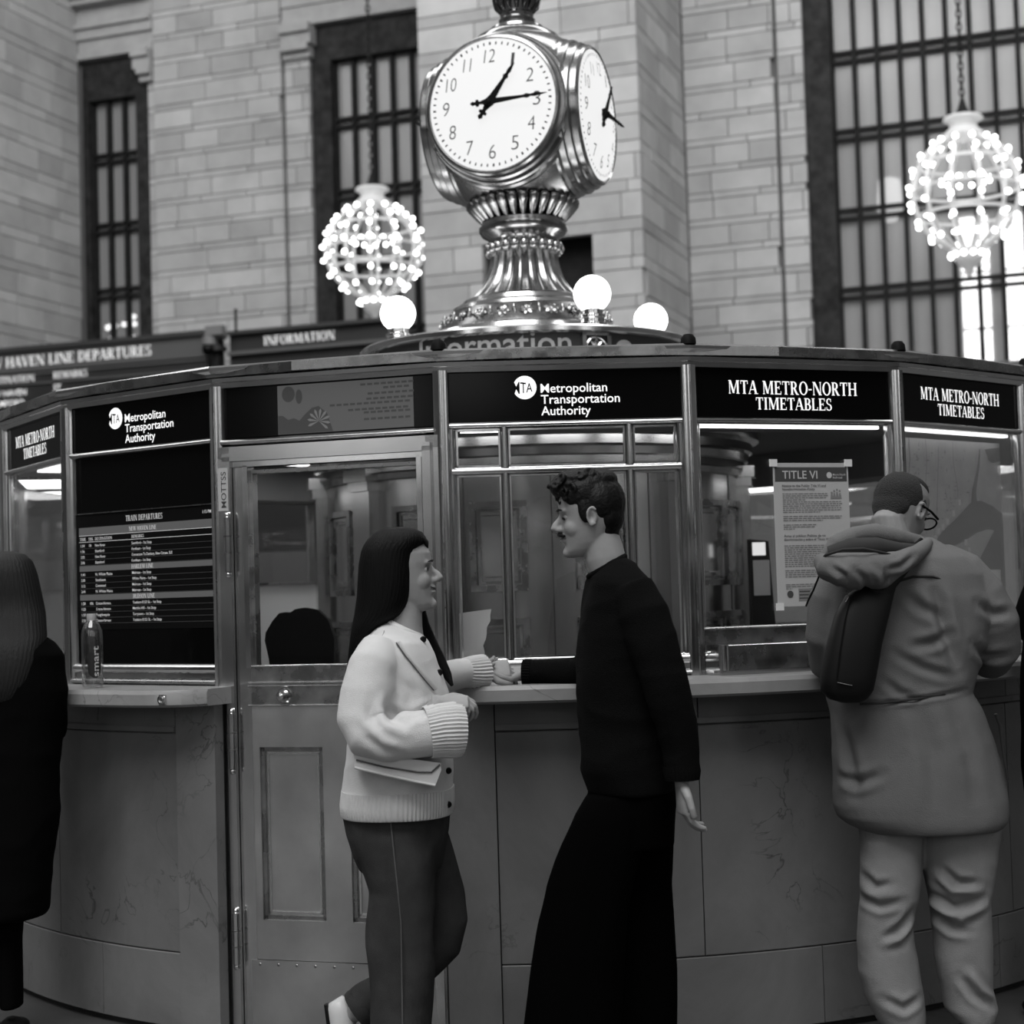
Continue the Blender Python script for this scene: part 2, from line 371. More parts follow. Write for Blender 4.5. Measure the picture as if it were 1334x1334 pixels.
def coursing(parent, axis, depthaxis, a0, a1, dface, z0, z1, tall, thin, seed, minl, maxl, th=.16, holes=()):
    """ashlar blocks, tall and thin courses in turn, each block an object"""
    rnd = random.Random(seed); z = z0; r = 0
    while z < z1:
        h = tall if r % 2 == 0 else thin
        x = a0 - rnd.random() * minl * .8
        while x < a1:
            l = rnd.uniform(minl, maxl) * (1.25 if r % 2 else 1)
            b0, b1 = max(x, a0), min(x + l, a1)
            segs = [(b0, b1)]
            for h0, h1, hz0, hz1 in holes:
                if z + h / 2 > hz0 and z + h / 2 < hz1:
                    ns = []
                    for q0, q1 in segs:
                        if q1 <= h0 or q0 >= h1: ns.append((q0, q1))
                        else:
                            if q0 < h0: ns.append((q0, h0))
                            if q1 > h1: ns.append((h1, q1))
                    segs = ns
            for q0, q1 in segs:
                if q1 - q0 > .06:
                    pr = rnd.uniform(0, .012)
                    c = axis * ((q0 + q1) / 2) + depthaxis * (dface + th / 2 - pr) + Z * (z + h / 2)
                    block('stone_block', M['stone'], parent, c, axis, depthaxis, (q1 - q0 - .016, th, h - .016))
            x += l
        z += h; r += 1
# recessed wall bays left and right of the great pier
coursing(wall_back, WA, WN, -17.8, -14.98, 28.97, 5.1, 13.1, .35, .12, 3, .55, 1.25)
coursing(wall_back, WA, WN, -14.93, -14.4, 29.02, 5.1, 11.9, .35, .12, 5, .5, .6)
coursing(wall_back, WA, WN, -17.98, -17.82, 29.05, 5.1, 12.0, .35, .12, 6, .5, .6, .1)
coursing(wall_back, WA, WN, -7.1, -5.5, 28.97, 5.0, 12.2, .35, .12, 8, .55, 1.25)
coursing(wall_back, WA, WN, -5.45, -5.0, 29.02, 5.0, 12.2, .35, .12, 9, .5, .6)
# great pier behind the clock, with a dark opening
pier = setp(link('wall_pier', MB().box((0, 0, 0), WA, WN, Z, -10.75, -7.25, 26.14, 29.1, 0, 6.0).box((0, 0, 0), WA, WN, Z, -10.75, -9.84, 26.14, 29.1, 6.0, 7.2).box((0, 0, 0), WA, WN, Z, -7.96, -7.25, 26.14, 29.1, 6.0, 7.2)
    .box((0, 0, 0), WA, WN, Z, -10.75, -7.25, 26.14, 29.1, 7.2, 15).box((0, 0, 0), WA, WN, Z, -9.9, -7.9, 26.9, 29.1, 5.9, 7.3).mesh('wall_pier', M['mortar'])), kind='structure')
coursing(pier, WA, WN, -10.89, -7.11, 26.0, 4.85, 12.0, .42, .2, 11, .7, 1.5, .16, holes=((-9.84, -7.96, 5.95, 7.21),))
coursing(pier, WN, WA * 1.0, 26.16, 28.97, -7.11 - .16, 4.85, 12.0, .42, .2, 12, .7, 1.3, .16)
opening = single('wall_opening', MB().box((0, 0, 0), WA, WN, Z, -9.84, -7.96, 26.5, 26.6, 5.9, 7.2), M['iron'], 'dark square opening in the stone pier behind the clock pedestal', 'opening')
# pilaster at the far left: its right return faces us
pil = setp(link('wall_pilaster', MB().box((0, 0, 0), WA, WN, Z, -23, -19.7, 25.9, 29.1, 0, 15).mesh('wall_pilaster', M['mortar'])), kind='structure')
coursing(pil, WN, WA, 25.6, 28.97, -19.53 - .16, 4.85, 13.8, .42, .2, 14, .7, 1.4, .16)
# mouldings above the windows
tr = MB()
for z0, z1, d in ((12.36, 12.5, 28.93), (12.5, 12.75, 28.98), (12.75, 12.95, 28.9), (12.95, 13.05, 28.82), (13.05, 13.4, 28.95), (13.4, 13.52, 28.7), (13.52, 13.7, 28.6)):
    tr.box((0, 0, 0), WA, WN, Z, -19.53, -17.8, d, 29.4, z0, z1)
for z0, z1, d in ((12.36, 12.5, 28.93), (12.5, 12.75, 28.98), (12.75, 13.6, 28.94)):
    tr.box((0, 0, 0), WA, WN, Z, -14.95, -10.9, d, 29.4, z0, z1)
part('window_cornice', tr, M['trim'], wall_back)
cs = MB()
for a0, a1 in ((-18.1, -17.82), (-14.92, -14.35)):
    for k, (z0, z1, d) in enumerate(((12.2, 12.36, 28.75), (11.98, 12.2, 28.84), (11.86, 11.98, 28.8), (11.74, 11.86, 28.93))):
        cs.box((0, 0, 0), WA, WN, Z, a0 - (.1 if a0 < -17 else 0) * (k < 2), a1 + (.06 if a0 > -15 else 0) * (k < 2), d, 29.3, z0, z1)
part('console_bracket', cs, M['trim'], wall_back)

def hall_window(name, a0, a1, ga0, ga1, top, gtop, cols, transoms, bottom):
    """iron window: relief surround, mullions, doubled transom bars and separate panes"""
    w = setp(link(name, MB().box((0, 0, 0), WA, WN, Z, a0, ga0, 29.1, 29.45, bottom, top).box((0, 0, 0), WA, WN, Z, ga1, a1, 29.1, 29.45, bottom, top).box((0, 0, 0), WA, WN, Z, ga0, ga1, 29.1, 29.45, gtop, top).mesh(name, M['bronze_relief'])), kind='structure')
    rows = [bottom] + sorted(transoms) + [gtop]
    pw = (ga1 - ga0) / cols
    for i in range(cols + 1):
        block('mullion', M['iron'], w, wp(ga0 + i * pw, 29.3, (bottom + gtop) / 2), WA, WN, (.075, .14, gtop - bottom))
    for t in transoms:
        for dz in (-.075, .075): block('transom', M['iron'], w, wp((ga0 + ga1) / 2, 29.29, t + dz), WA, WN, (ga1 - ga0, .12, .06))
    for i in range(cols):
        for j in range(len(rows) - 1):
            block('pane', M['pane'], w, wp(ga0 + (i + .5) * pw, 29.36, (rows[j] + rows[j + 1]) / 2), WA, WN, (pw, .012, rows[j + 1] - rows[j]))
    return w
hall_window('window_1', -19.53, -18.0, -19.4, -18.3, 12.3, 11.55, 3, [6.3, 7.66, 8.98, 10.39], 4.9)
hall_window('window_2', -14.4, -10.95, -14.0, -10.4, 12.36, 11.67, 9, [6.4, 7.75, 9.09, 10.47], 4.9)
hall_window('window_3', -5.0, 6.2, -4.56, 6.2, 12.6, 12.3, 28, [6.36, 7.72, 9.09, 10.44, 11.8], 4.9)
# corridor behind the windows
cor = setp(link('wall_corridor', MB().box((0, 0, 0), WA, WN, Z, -30, 14, 33, 33.3, 0, 16).mesh('wall_corridor', mat('corridor_plaster', .34, .9, var=.1, vscale=1.2))), kind='structure')
ML = emis('lit_window', 9)
for i, (a, z0, z1, wd) in enumerate(((-2.6, 5.0, 8.2, .5), (-1.9, 5.0, 8.2, .34), (-1.1, 4.9, 8.3, .8), (-.1, 4.9, 8.3, .9), (1.3, 4.9, 7.9, 1.1))):
    s_ = thing('lit_window', ['tall narrow lit window glowing behind the bars under the right chandelier', 'slim lit window next to the narrow glowing one behind the bars', 'broad lit window glowing below the right chandelier', 'lit window behind the bars near the right edge of the picture', 'lit window at the picture edge right of the hanging chandelier'][i], 'window', tuple(wp(a, 32.9, z0)))
    part('window_frame', MB().box((0, 0, 0), WA, WN, Z, a - wd / 2 - .05, a + wd / 2 + .05, 32.9, 33, z0 - .1, z1 + .1), M['trim'], s_)
    for k in range(3):
        part('window_light', MB().box((0, 0, 0), WA, WN, Z, a - wd / 2, a + wd / 2, 32.86, 32.9, z0 + (z1 - z0) * k / 3 + .06, z0 + (z1 - z0) * (k + 1) / 3), ML, s_)
lamp_ = thing('corridor_lantern', 'small glowing lantern behind the upper bars of the tall window', 'lantern', tuple(wp(-3.95, 31.5, 7.6)))
part('lantern_shade', MB().lathe([(.13, 0), (.16, .15), (.24, .2), (.2, .75), (.06, .8)], wp(-3.95, 31.5, 8.0), 16), emis('lantern_glass', 2.0), lamp_, 40)
part('lantern_rod', MB().tube([wp(-3.95, 31.5, 8.8), wp(-3.95, 31.5, 15)], .02, 6), M['iron'], lamp_)

def wpx(u, v, d):           # point of the plane at depth d seen at a pixel
    p = at(u, v, 10.); r = p - Vector((0, 0, CZ)); return Vector((0, 0, CZ)) + r * (d / r.dot(WN))
sc_ = thing('reflection_bulbs', 'small glowing bulbs imitating the chandelier reflection low in the left window', 'lamp', tuple(wpx(150, 452, 30.6)))  # added bulbs imitate the chandelier's reflection in the window glass
part('reflection_bulb_arm', MB().tube([wpx(u, v, 30.6) for u, v in ((130, 450), (145, 446), (160, 450), (175, 446))], .025, 6).tube([wpx(150, 446, 30.6), wpx(150, 446, 33)], .03, 6), M['iron'], sc_, 60)
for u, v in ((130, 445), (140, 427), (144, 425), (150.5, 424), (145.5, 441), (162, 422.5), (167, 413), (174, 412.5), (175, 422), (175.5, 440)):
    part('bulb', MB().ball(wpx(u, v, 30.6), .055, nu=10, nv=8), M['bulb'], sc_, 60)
# ------------------------------------------------------------------ far boards over the ticket windows
def bx(mb, a0, a1, d0, d1, z0, z1): return mb.box((0, 0, 0), WA, WN, Z, a0, a1, d0, d1, z0, z1)
M['board'] = mat('board_black', .012, .5); M['board_grey'] = mat('board_grey', .07, .5); M['board_edge'] = mat('board_edge', .025, .5)
nb = thing('departures_board', 'long black train departures board on the far left with serif heading', 'departure board', tuple(wp(-16, 24, 2.2)))
part('housing', bx(MB(), -19.5, -13.85, 24, 24.5, 2.2, 5.72), M['board'], nb)
part('top_edge', bx(MB(), -19.6, -13.8, 23.9, 24.55, 5.7, 5.78), M['board_edge'], nb)
part('heading_band', bx(MB(), -19.5, -13.85, 23.96, 24, 5.36, 5.7), M['board_grey'], nb)
part('divider', bx(bx(MB(), -19.5, -13.85, 23.97, 24, 5.3, 5.33), -19.5, -13.85, 23.97, 24, 5.14, 5.17), M['board_grey'], nb)
t = MB(); o_ = WN * 23.94
put(t, serif('NEW HAVEN LINE DEPARTURES', .17, 3.4), o_, WA, Z, -18.25, 5.45)
put(t, serif('DESTINATION', .11, .95), o_, WA, Z, -18.05, 5.19); put(t, serif('REMARKS', .11, .66), o_, WA, Z, -16.73, 5.2)
put(t, sans('NEW HAVEN', .1), o_, WA, Z, -18.1, 4.97); put(t, sans('STAMFORD', .1), o_, WA, Z, -18.05, 4.8); put(t, sans('ST', .1), o_, WA, Z, -16.73, 5.0)
for k in range(6): put(t, sans('NEW HAVEN' if k % 2 else 'STAMFORD', .1), o_, WA, Z, -18.1, 4.6 - k * .18)
part('lettering', t, M['far_letter'], nb)['kind'] = 'stuff'
ib = thing('information_board', 'black information board with short serif heading behind the booth roof', 'sign', tuple(wp(-12, 24, 2.2)))
part('housing', bx(MB(), -13.44, -10.6, 24, 24.5, 2.2, 5.68), M['board'], ib)
part('top_edge', bx(MB(), -13.44, -10.5, 23.9, 24.55, 5.66, 5.72), M['board_edge'], ib)
part('ledge', bx(bx(MB(), -13.44, -10.5, 23.9, 24, 5.33, 5.39), -13.44, -10.5, 23.92, 24, 5.0, 5.06), M['board_grey'], ib)
part('lettering', put(MB(), serif('INFORMATION', .14, 1.24), o_, WA, Z, -12.8, 5.45), M['far_letter'], ib)['kind'] = 'stuff'
cm = thing('security_camera', 'grey box security camera on a post between the two far boards', 'camera', tuple(wp(-13.66, 23.9, 2.2)))
part('post', bx(MB(), -13.7, -13.6, 23.9, 24.1, 2.2, 5.62), M['iron'], cm)
part('bracket', bx(MB(), -13.78, -13.52, 23.8, 24.05, 5.42, 5.5), M['board_edge'], cm)
part('camera_body', MB().lathe([(0, 0), (.1, 0), (.12, .02), (.12, .13), (.1, .15), (0, .15)], wp(-13.72, 23.85, 5.5), 16).box(wp(-13.62, 23.85, 5.66), WA, WN, Z, -.14, .16, -.08, .08, 0, .15), mat('camera_grey', .14, .5), cm, 40)
part('dome', MB().ball(wp(-13.72, 23.8, 5.44), .1, nu=14, nv=8), M['black'], cm, 40)
single('antenna_rod', MB().tube([wp(-13.27, 23.9, 5.7), wp(-13.27, 23.9, 6.04)], .022, 8).ball(wp(-13.27, 23.9, 6.04), .03, nu=8, nv=6), M['iron'], 'short upright dark rod on top of the information board', 'antenna', 40)

# ------------------------------------------------------------------ chandeliers
def chandelier(loc, Rr, H, label):
    """melon-shaped frame of ribs hung on a chain, bare bulbs along every rib"""
    t = thing('chandelier', label, 'chandelier', loc, 0, 'melon-shaped chandeliers hanging in front of the far windows')
    NR = 12
    fr = MB()
    def prof(q):          # q 0 bottom..1 top -> radius, height
        zz = -H / 2 + H * q
        return Rr * (max(0, 1 - (2 * (q - .5)) ** 2 * .86)) ** .62, zz
    for i in range(NR):
        a = 2 * PI * i / NR
        pts = [Vector((prof(q)[0] * math.cos(a), prof(q)[0] * math.sin(a), prof(q)[1])) for q in [k / 10 for k in range(11)]]
        link('rib', MB().tube(pts, .03, 6).mesh('rib', M['crystal'], 60), t, True)
    for q in (.3, .52, .75):
        r, zz = prof(q)
        link('hoop', MB().lathe([(r - .03, zz - .02), (r + .01, zz - .02), (r + .01, zz + .02), (r - .03, zz + .02), (r - .03, zz - .02)], (0, 0, 0), 40).mesh('hoop', M['crystal']), t, True)
    tops = prof(1)[0]
    link('crown', MB().lathe([(0, H / 2 - .04), (tops + .1, H / 2 - .02), (tops + .04, H / 2 + .05), (.2, H / 2 + .12), (.22, H / 2 + .2), (.3, H / 2 + .24), (.28, H / 2 + .28), (.1, H / 2 + .28), (0, H / 2 + .28)], (0, 0, 0), 28).mesh('crown', M['crystal'], 50), t, True)
    link('cap', MB().lathe([(.12, H / 2 + .28), (.07, H / 2 + .42), (.03, H / 2 + .55), (0, H / 2 + .55)], (0, 0, 0), 12).mesh('cap', M['iron'], 50), t, True)
    ch = MB()
    zc = H / 2 + .5
    while zc < H / 2 + 7.5:
        k = int(zc * 10) % 2
        ch.tube([Vector((.035 * math.cos(q) * (1 - k), .035 * math.cos(q) * k, zc + .06 + .07 * math.sin(q))) for q in [2 * PI * j / 8 for j in range(9)]], .014, 5, cap=False); zc += .1
    link('chain', ch.mesh('chain', M['iron'], 60), t, True)
    rb = prof(0)[0]
    link('bottom_bowl', MB().lathe([(rb, -H / 2), (rb + .05, -H / 2 - .05), (rb - .02, -H / 2 - .15), (rb * .6, -H / 2 - .26), (.08, -H / 2 - .3), (.03, -H / 2 - .42), (0, -H / 2 - .44)], (0, 0, 0), 28).mesh('bottom_bowl', M['crystal'], 50), t, True)
    bulb = MB().ball((0, 0, 0), .04, nu=8, nv=6).mesh('bulb', M['bulb'], 60)
    sp = []
    for i in range(NR):
        for q in (.1, .24, .4, .55, .7, .83, .94):
            r, zz = prof(q); a = 2 * PI * i / NR; sp.append(((r + .06) * math.cos(a), (r + .06) * math.sin(a), zz))
    for i in range(12):
        a = 2 * PI * i / 12; sp.append(((rb + .03) * math.cos(a), (rb + .03) * math.sin(a), -H / 2 - .1)); sp.append((.45 * Rr * math.cos(a), .45 * Rr * math.sin(a), H * .1))
    for p in sp:
        b = link('bulb', bulb, t, True); b.location = p
    return t
chandelier((-2.266, 29.5, 7.45), .84, 1.62, 'lit melon-shaped chandelier left of the clock, with a bulb-studded frame')
chandelier((6.97, 25.5, 7.25), .8, 1.72, 'lit melon-shaped chandelier at the right before the barred window')

# ================================================================== information booth
CX, CY, TH0, RB = .09013815, 7.753504125, .0402447524, 2.3
CB = Vector((CX, CY, 0))
ZC = 1.141                                    # counter top
def VT(k, r=RB):
    th = TH0 + (k - 3.5) * PI / 9
    return Vector((CX + r * math.sin(th), CY - r * math.cos(th), 0))
def facet(k):
    a, b = VT(k), VT(k + 1); r = (b - a).normalized(); return a, r, Vector((r.y, -r.x, 0))
FL = 2 * RB * math.sin(PI / 18)
def fb(mb, k, s0, s1, z0, z1, d0, d1):
    o, r, n = facet(k); return mb.box(o, r, n, Z, s0, s1, d0, d1, z0, z1)
def rail(mb, k, s0, s1, zc, hz, d0, d1, n=8):
    """horizontal bar with a rounded front"""
    o, r, nn = facet(k)
    pr = [(d0, -hz)] + [(d0 + (d1 - d0) * (.35 + .65 * math.sin(PI * i / n)), -hz * math.cos(PI * i / n)) for i in range(n + 1)] + [(d0, hz)]
    P = [o + r * s + nn * p[0] + Z * (zc + p[1]) for s in (s0, s1) for p in pr]; m = len(pr)
    return mb.add(P, [(i, (i + 1) % m, m + (i + 1) % m, m + i) for i in range(m)] + [tuple(range(m)), tuple(range(m, 2 * m))])
def stile(mb, k, sc, hs, z0, z1, d0, d1, n=8):
    o, r, nn = facet(k)
    pr = [(-hs, d0)] + [(-hs * math.cos(PI * i / n), d0 + (d1 - d0) * (.35 + .65 * math.sin(PI * i / n))) for i in range(n + 1)] + [(hs, d0)]
    return mb.prism([(sc + p[0], p[1]) for p in pr], o, r, nn, Z, z0, z1)
def arcblock(mb, r0, r1, a0, a1, z0, z1, n=8, bevel=.0):
    """curved block about the booth centre, angles in degrees, 0 toward the camera"""
    pr = [(r0, z0), (r1 - bevel, z0), (r1, z0 + bevel), (r1, z1 - bevel), (r1 - bevel, z1), (r0, z1)] if bevel else [(r0, z0), (r1, z0), (r1, z1), (r0, z1)]
    P = []; m = len(pr)
    for i in range(n + 1):
        a = math.radians(a0 + (a1 - a0) * i / n); d = Vector((math.sin(a), -math.cos(a), 0))
        P += [CB + d * r + Z * z for r, z in pr]
    Fc = [(i * m + j, i * m + (j + 1) % m, (i + 1) * m + (j + 1) % m, (i + 1) * m + j) for i in range(n) for j in range(m)]
    return mb.add(P, Fc + [tuple(range(m)), tuple(range(n * m, (n + 1) * m))])

# ---- marble base, panel by panel
enc = thing('information_booth', 'round information booth with curved marble base and faceted brass and glass walls', 'booth', (CX, CY, 0)); base = enc
part('backing', arcblock(arcblock(MB(), 2.2, 2.362, -180, -27.4, 0, 1.085, 40), 2.2, 2.362, -8.2, 180, 0, 1.085, 50), M['joint'], base)
JG = .09
def panel(a0, a1, z0, z1, r1=2.38):
    part('marble_panel', arcblock(MB(), 2.34, r1, a0 + JG / 2, a1 - JG / 2, z0 + .0015, z1 - .0015, max(3, int(abs(a1 - a0) / 2.2)), .003), M['marble'], base, 30)
panel(-31.0, -27.0, 0, 1.085, 2.387); panel(-8.0, -3.95, 0, 1.085, 2.387)
J = [(-46.6, -31.0), (-62, -46.6), (-78, -62), (-94, -78), (-3.95, 11.5), (11.5, 27), (27, 42.5), (42.5, 58), (58, 73.5), (73.5, 89)]
for a0, a1 in J:
    panel(a0, a1, .267, .99); panel(a0, a1, .99, 1.085, 2.386)
for a0, a1 in ((-40.3, -31.0), (-56, -40.3), (-72, -56), (-88, -72), (-3.95, 6), (6, 21.2), (21.2, 40.2), (40.2, 56), (56, 72), (72, 89)):
    panel(a0, a1, 0.02, .267)
part('moulding', arcblock(arcblock(MB(), 2.37, 2.391, -94, -31.05, .995, 1.012, 30), 2.37, 2.391, -3.9, 89, .995, 1.012, 40), M['marble'], base, 30)
# ---- counter slabs
def slab(a0, a1, e0, e1, label):
    pr0 = [(-.3, 0), (-.01, 0), (0, .008), (0, .042), (-.008, .055), (-.3, .055)]
    P = []; n = int(abs(a1 - a0) / 1.2); m = len(pr0)
    for i in range(n + 1):
        a_ = a0 + (a1 - a0) * i / n; dr = 0
        for e, on in ((a0, e0), (a1, e1)):
            t = abs(a_ - e)
            if on and t < 5: dr = max(dr, .1 * (1 - math.sqrt(max(0, 1 - ((5 - t) / 5) ** 2))))
        a = math.radians(a_); d = Vector((math.sin(a), -math.cos(a), 0))
        P += [CB + d * (2.56 - dr + (p[0] if p[0] > -.1 else -.33 + dr)) + Z * (ZC - .055 + p[1]) for p in pr0]
    Fc = [(i * m + j, i * m + (j + 1) % m, (i + 1) * m + (j + 1) % m, (i + 1) * m + j) for i in range(n) for j in range(m)] + [tuple(range(m)), tuple(range(n * m, (n + 1) * m))]
    o = thing('counter_slab', label, 'counter', tuple(CB + Z * 1.086))
    part('slab', MB().add(P, Fc), M['counter'], o, 30); return o
cl = slab(-178, -26.4, 0, 1, 'marble counter slab with rounded end left of the brass door')
slab(-7.6, 178, 1, 0, 'marble counter slab right of the door, under the couple\'s joined hands')
ea = math.radians(-28.9); ed = Vector((math.sin(ea), -math.cos(ea), 0)); et = Vector((math.cos(ea), math.sin(ea), 0))
lk = part('edge_lock', MB().lathe([(0, .0), (.012, 0), (.014, .004), (.014, .012), (.009, .014), (.009, .008), (0, .008)], CB + ed * 2.545 + Z * 1.112, 16, axis=(et, Z, ed)).box(CB + ed * 2.548 + Z * 1.112, et, Z, ed, -.012, .012, -.016, .016, -.01, .003), M['brass'], cl, 40)

# ---- brass enclosure
POST = [(-.026, -.03), (-.026, .008), (-.02, .016), (-.008, .018), (0, .0235), (.008, .018), (.02, .016), (.026, .008), (.026, -.03)]
for k in range(18):
    th = TH0 + (k - 3.5) * PI / 9; n = Vector((math.sin(th), -math.cos(th), 0)); r = Vector((math.cos(th), math.sin(th), 0))
    z0 = 0 if k in (2, 3) else ZC
    part('post', MB().prism(POST, VT(k), r, n, Z, z0, 2.14), M['brass'], enc, 50)
    part('post_seam', MB().prism([(-.002, .0), (.002, .0), (.002, .0245), (-.002, .0245)], VT(k), r, n, Z, z0, 2.14), M['brass_dark'], enc)
COR = [(-.03, 2.134), (.014, 2.134), (.016, 2.15), (.022, 2.153), (.024, 2.166), (.016, 2.17), (.016, 2.178), (.03, 2.181), (.04, 2.19), (.042, 2.2), (.036, 2.207), (-.03, 2.207)]
for k in range(18):
    P = [VT(q, RB + d * 1.015) + Z * z for q in (k, k + 1) for d, z in COR]; m = len(COR)
    part('cornice', MB().add(P, [(i, (i + 1) % m, m + (i + 1) % m, m + i) for i in range(m)] + [tuple(range(m)), tuple(range(m, 2 * m))]), M['brass'], enc, 25)
part('roof', MB().lathe([(2.33, 2.2), (.72, 2.2), (.72, 2.17), (2.33, 2.17), (2.33, 2.2)], CB, 36), M['brass_dark'], enc)
part('inner_ceiling', MB().lathe([(2.22, 2.13), (.9, 2.13), (.9, 2.15), (2.22, 2.15), (2.22, 2.13)], CB, 36), mat('booth_ceiling', .16, .7), enc)
part('soffit', MB().lathe([(2.24, 1.955), (1.98, 1.955), (1.98, 2.13), (1.99, 2.13), (1.99, 1.965), (2.24, 1.965)], CB, 36), mat('soffit_grey', .12, .6), enc)
for k in (3, 4, 5, 6):                       # knobs on the cornice corners
    p = VT(k, RB + .02) + Z * 2.205
    part('corner_cap', MB().lathe([(.026, 0), (.024, .02), (.015, .032), (0, .035)], p, 12).tube([p, p + (CB - p).normalized() * .16 + Z * .004], .008, 6), M['blackmatte'], enc, 40)
for k in range(18):
    if k != 2:
        part('sill_rail', fb(rail(MB(), k, .02, FL - .02, ZC + .055, .02, -.03, .012), k, .02, FL - .02, ZC, ZC + .04, -.04, .004), M['brass'], enc, 40)
        part('sill_base', rail(MB(), k, .02, FL - .02, ZC + .012, .012, -.02, .02), M['brass_dark'], enc, 40)
        part('sign_rail', rail(MB(), k, .02, FL - .02, 1.963, .012, -.03, .012), M['brass'], enc, 40)
        if k != 1:
            part('glass_pane', fb(MB(), k, .025, FL - .025, 1.205, 1.952, -.014, -.008), M['glass'], enc)
            for sc in (.033, FL - .033): part('stop_bead', stile(MB(), k, sc, .008, 1.2, 1.955, -.02, .002, 4), M['brass'], enc, 40)
    if k not in (0, 1, 2, 3, 4, 5):
        part('header_panel', fb(MB(), k, .02, FL - .02, 1.972, 2.136, -.03, -.004), M['black'], enc)
for sc in (.2, .603): part('muntin', stile(MB(), 3, sc, .013, 1.21, 1.955, -.025, .01), M['brass'], enc, 40)
part('mid_rail', rail(MB(), 3, .03, FL - .03, 1.815, .0135, -.025, .012), M['brass'], enc, 40)
for s0, s1, z0, z1 in ((.045, .187, 1.828, 1.95), (.213, .59, 1.828, 1.95), (.616, FL - .045, 1.828, 1.95), (.045, .187, 1.212, 1.802), (.213, .59, 1.212, 1.802), (.616, FL - .045, 1.212, 1.802)):
    bd = MB()
    for q in ((s0, s0 + .006, z0, z1), (s1 - .006, s1, z0, z1), (s0, s1, z0, z0 + .006), (s0, s1, z1 - .006, z1)): fb(bd, 3, q[0], q[1], q[2], q[3], -.02, -.002)
    part('glazing_bead', bd, M['brass_bright'], enc)
# door casing
cs_ = MB()
for s0, s1, z0, z1, d in ((.008, .05, 0, 1.935, .02), (FL - .05, FL - .008, 0, 1.935, .02), (.008, FL - .008, 1.895, 1.935, .02), (.03, .058, 0, 1.9, .034), (FL - .058, FL - .03, 0, 1.9, .034), (.03, FL - .03, 1.885, 1.912, .034)):
    fb(cs_, 2, s0, s1, z0, z1, -.03, d)
part('door_casing', cs_, M['brass'], enc)
part('door_transom', rail(MB(), 2, .02, FL - .02, 1.95, .014, -.03, .024), M['brass'], enc, 40)

# ---- brass door
dr = thing('booth_door', 'brass door with tall glass pane, lower panels and kick plate', 'door', tuple(VT(2) * .5 + VT(3) * .5))
D0, D1 = -.03, .012
for nm, q in (('stile', (.06, .11, .01, 1.88)), ('stile', (.722, .74, .01, 1.88)), ('top_rail', (.11, .722, 1.866, 1.88)), ('bottom_glass_rail', (.11, .722, 1.142, 1.205)), ('lock_rail', (.11, .722, 1.078, 1.139))):
    part(nm, fb(MB(), 2, *q, D0, D1), M['brass'] if nm in ('stile', 'top_rail') else M['brass_dark'], dr)
for q in ((.058, .742, 1.866, 1.884, .022), (.098, .116, 1.2, 1.87, .022), (.716, .733, 1.2, 1.87, .022)):
    part('glazing_bead', fb(MB(), 2, q[0], q[1], q[2], q[3], D0, q[4]), M['brass_bright'], dr)
part('inner_bead', fb(fb(MB(), 2, .116, .128, 1.205, 1.855, D0, .006), 2, .128, .716, 1.843, 1.855, D0, .006), M['brass_dark'], dr)
for zc in (1.14, 1.152, 1.205, 1.076): part('rail_bead', rail(MB(), 2, .1, .73, zc, .004, 0, .02, 6), M['brass_bright'], dr, 40)
part('glass_pane', fb(MB(), 2, .116, .716, 1.205, 1.855, -.012, -.006), M['glass'], dr)
fld = MB()
for q in ((.11, .722, .939, 1.075), (.11, .722, .248, .376), (.11, .134, .376, .939), (.359, .452, .376, .939), (.677, .722, .376, .939)): fb(fld, 2, *q, D0, .01)
part('panel_frame', fld, M['brass_panel'], dr)
for s0 in (.134, .452):
    p = part('panel', fb(MB(), 2, s0, s0 + .225, .376, .939, D0, -.008), M['brass_panel'], dr)
    mo = MB()
    for q in ((s0, s0 + .014, .376, .939), (s0 + .211, s0 + .225, .376, .939), (s0, s0 + .225, .925, .939), (s0, s0 + .225, .376, .39)): fb(mo, 2, *q, -.01, .002)
    part('panel_moulding', mo, M['brass_dark'], p)
    mo = MB()
    for q in ((s0 + .02, s0 + .026, .396, .919), (s0 + .2, s0 + .206, .396, .919), (s0 + .02, s0 + .206, .914, .92), (s0 + .02, s0 + .206, .396, .402)): fb(mo, 2, *q, -.01, -.003)
    part('inner_moulding', mo, M['brass'], p)
kp = part('kick_plate', fb(MB(), 2, .09, .738, .01, .246, D0, .014), M['brass_panel'], dr)
o2, r2, n2 = facet(2)
for i in range(9): part('screw', MB().lathe([(0, .003), (.004, .0025), (.005, 0)], o2 + r2 * (.12 + i * .066) + n2 * .014 + Z * .232, 8, axis=(r2, Z, n2)), M['brass_dark'], kp, 40)
kb = part('knob_rose', MB().lathe([(0, .006), (.022, .006), (.026, 0)], o2 + r2 * .227 + n2 * .012 + Z * 1.107, 20, axis=(r2, Z, n2)), M['brass'], dr, 40)
part('knob', MB().lathe([(0, .03), (.012, .027), (.018, .018), (.014, .008), (.008, .0)], o2 + r2 * .227 + n2 * .016 + Z * 1.107, 20, axis=(r2, Z, n2)), M['brass_bright'], kb, 40)
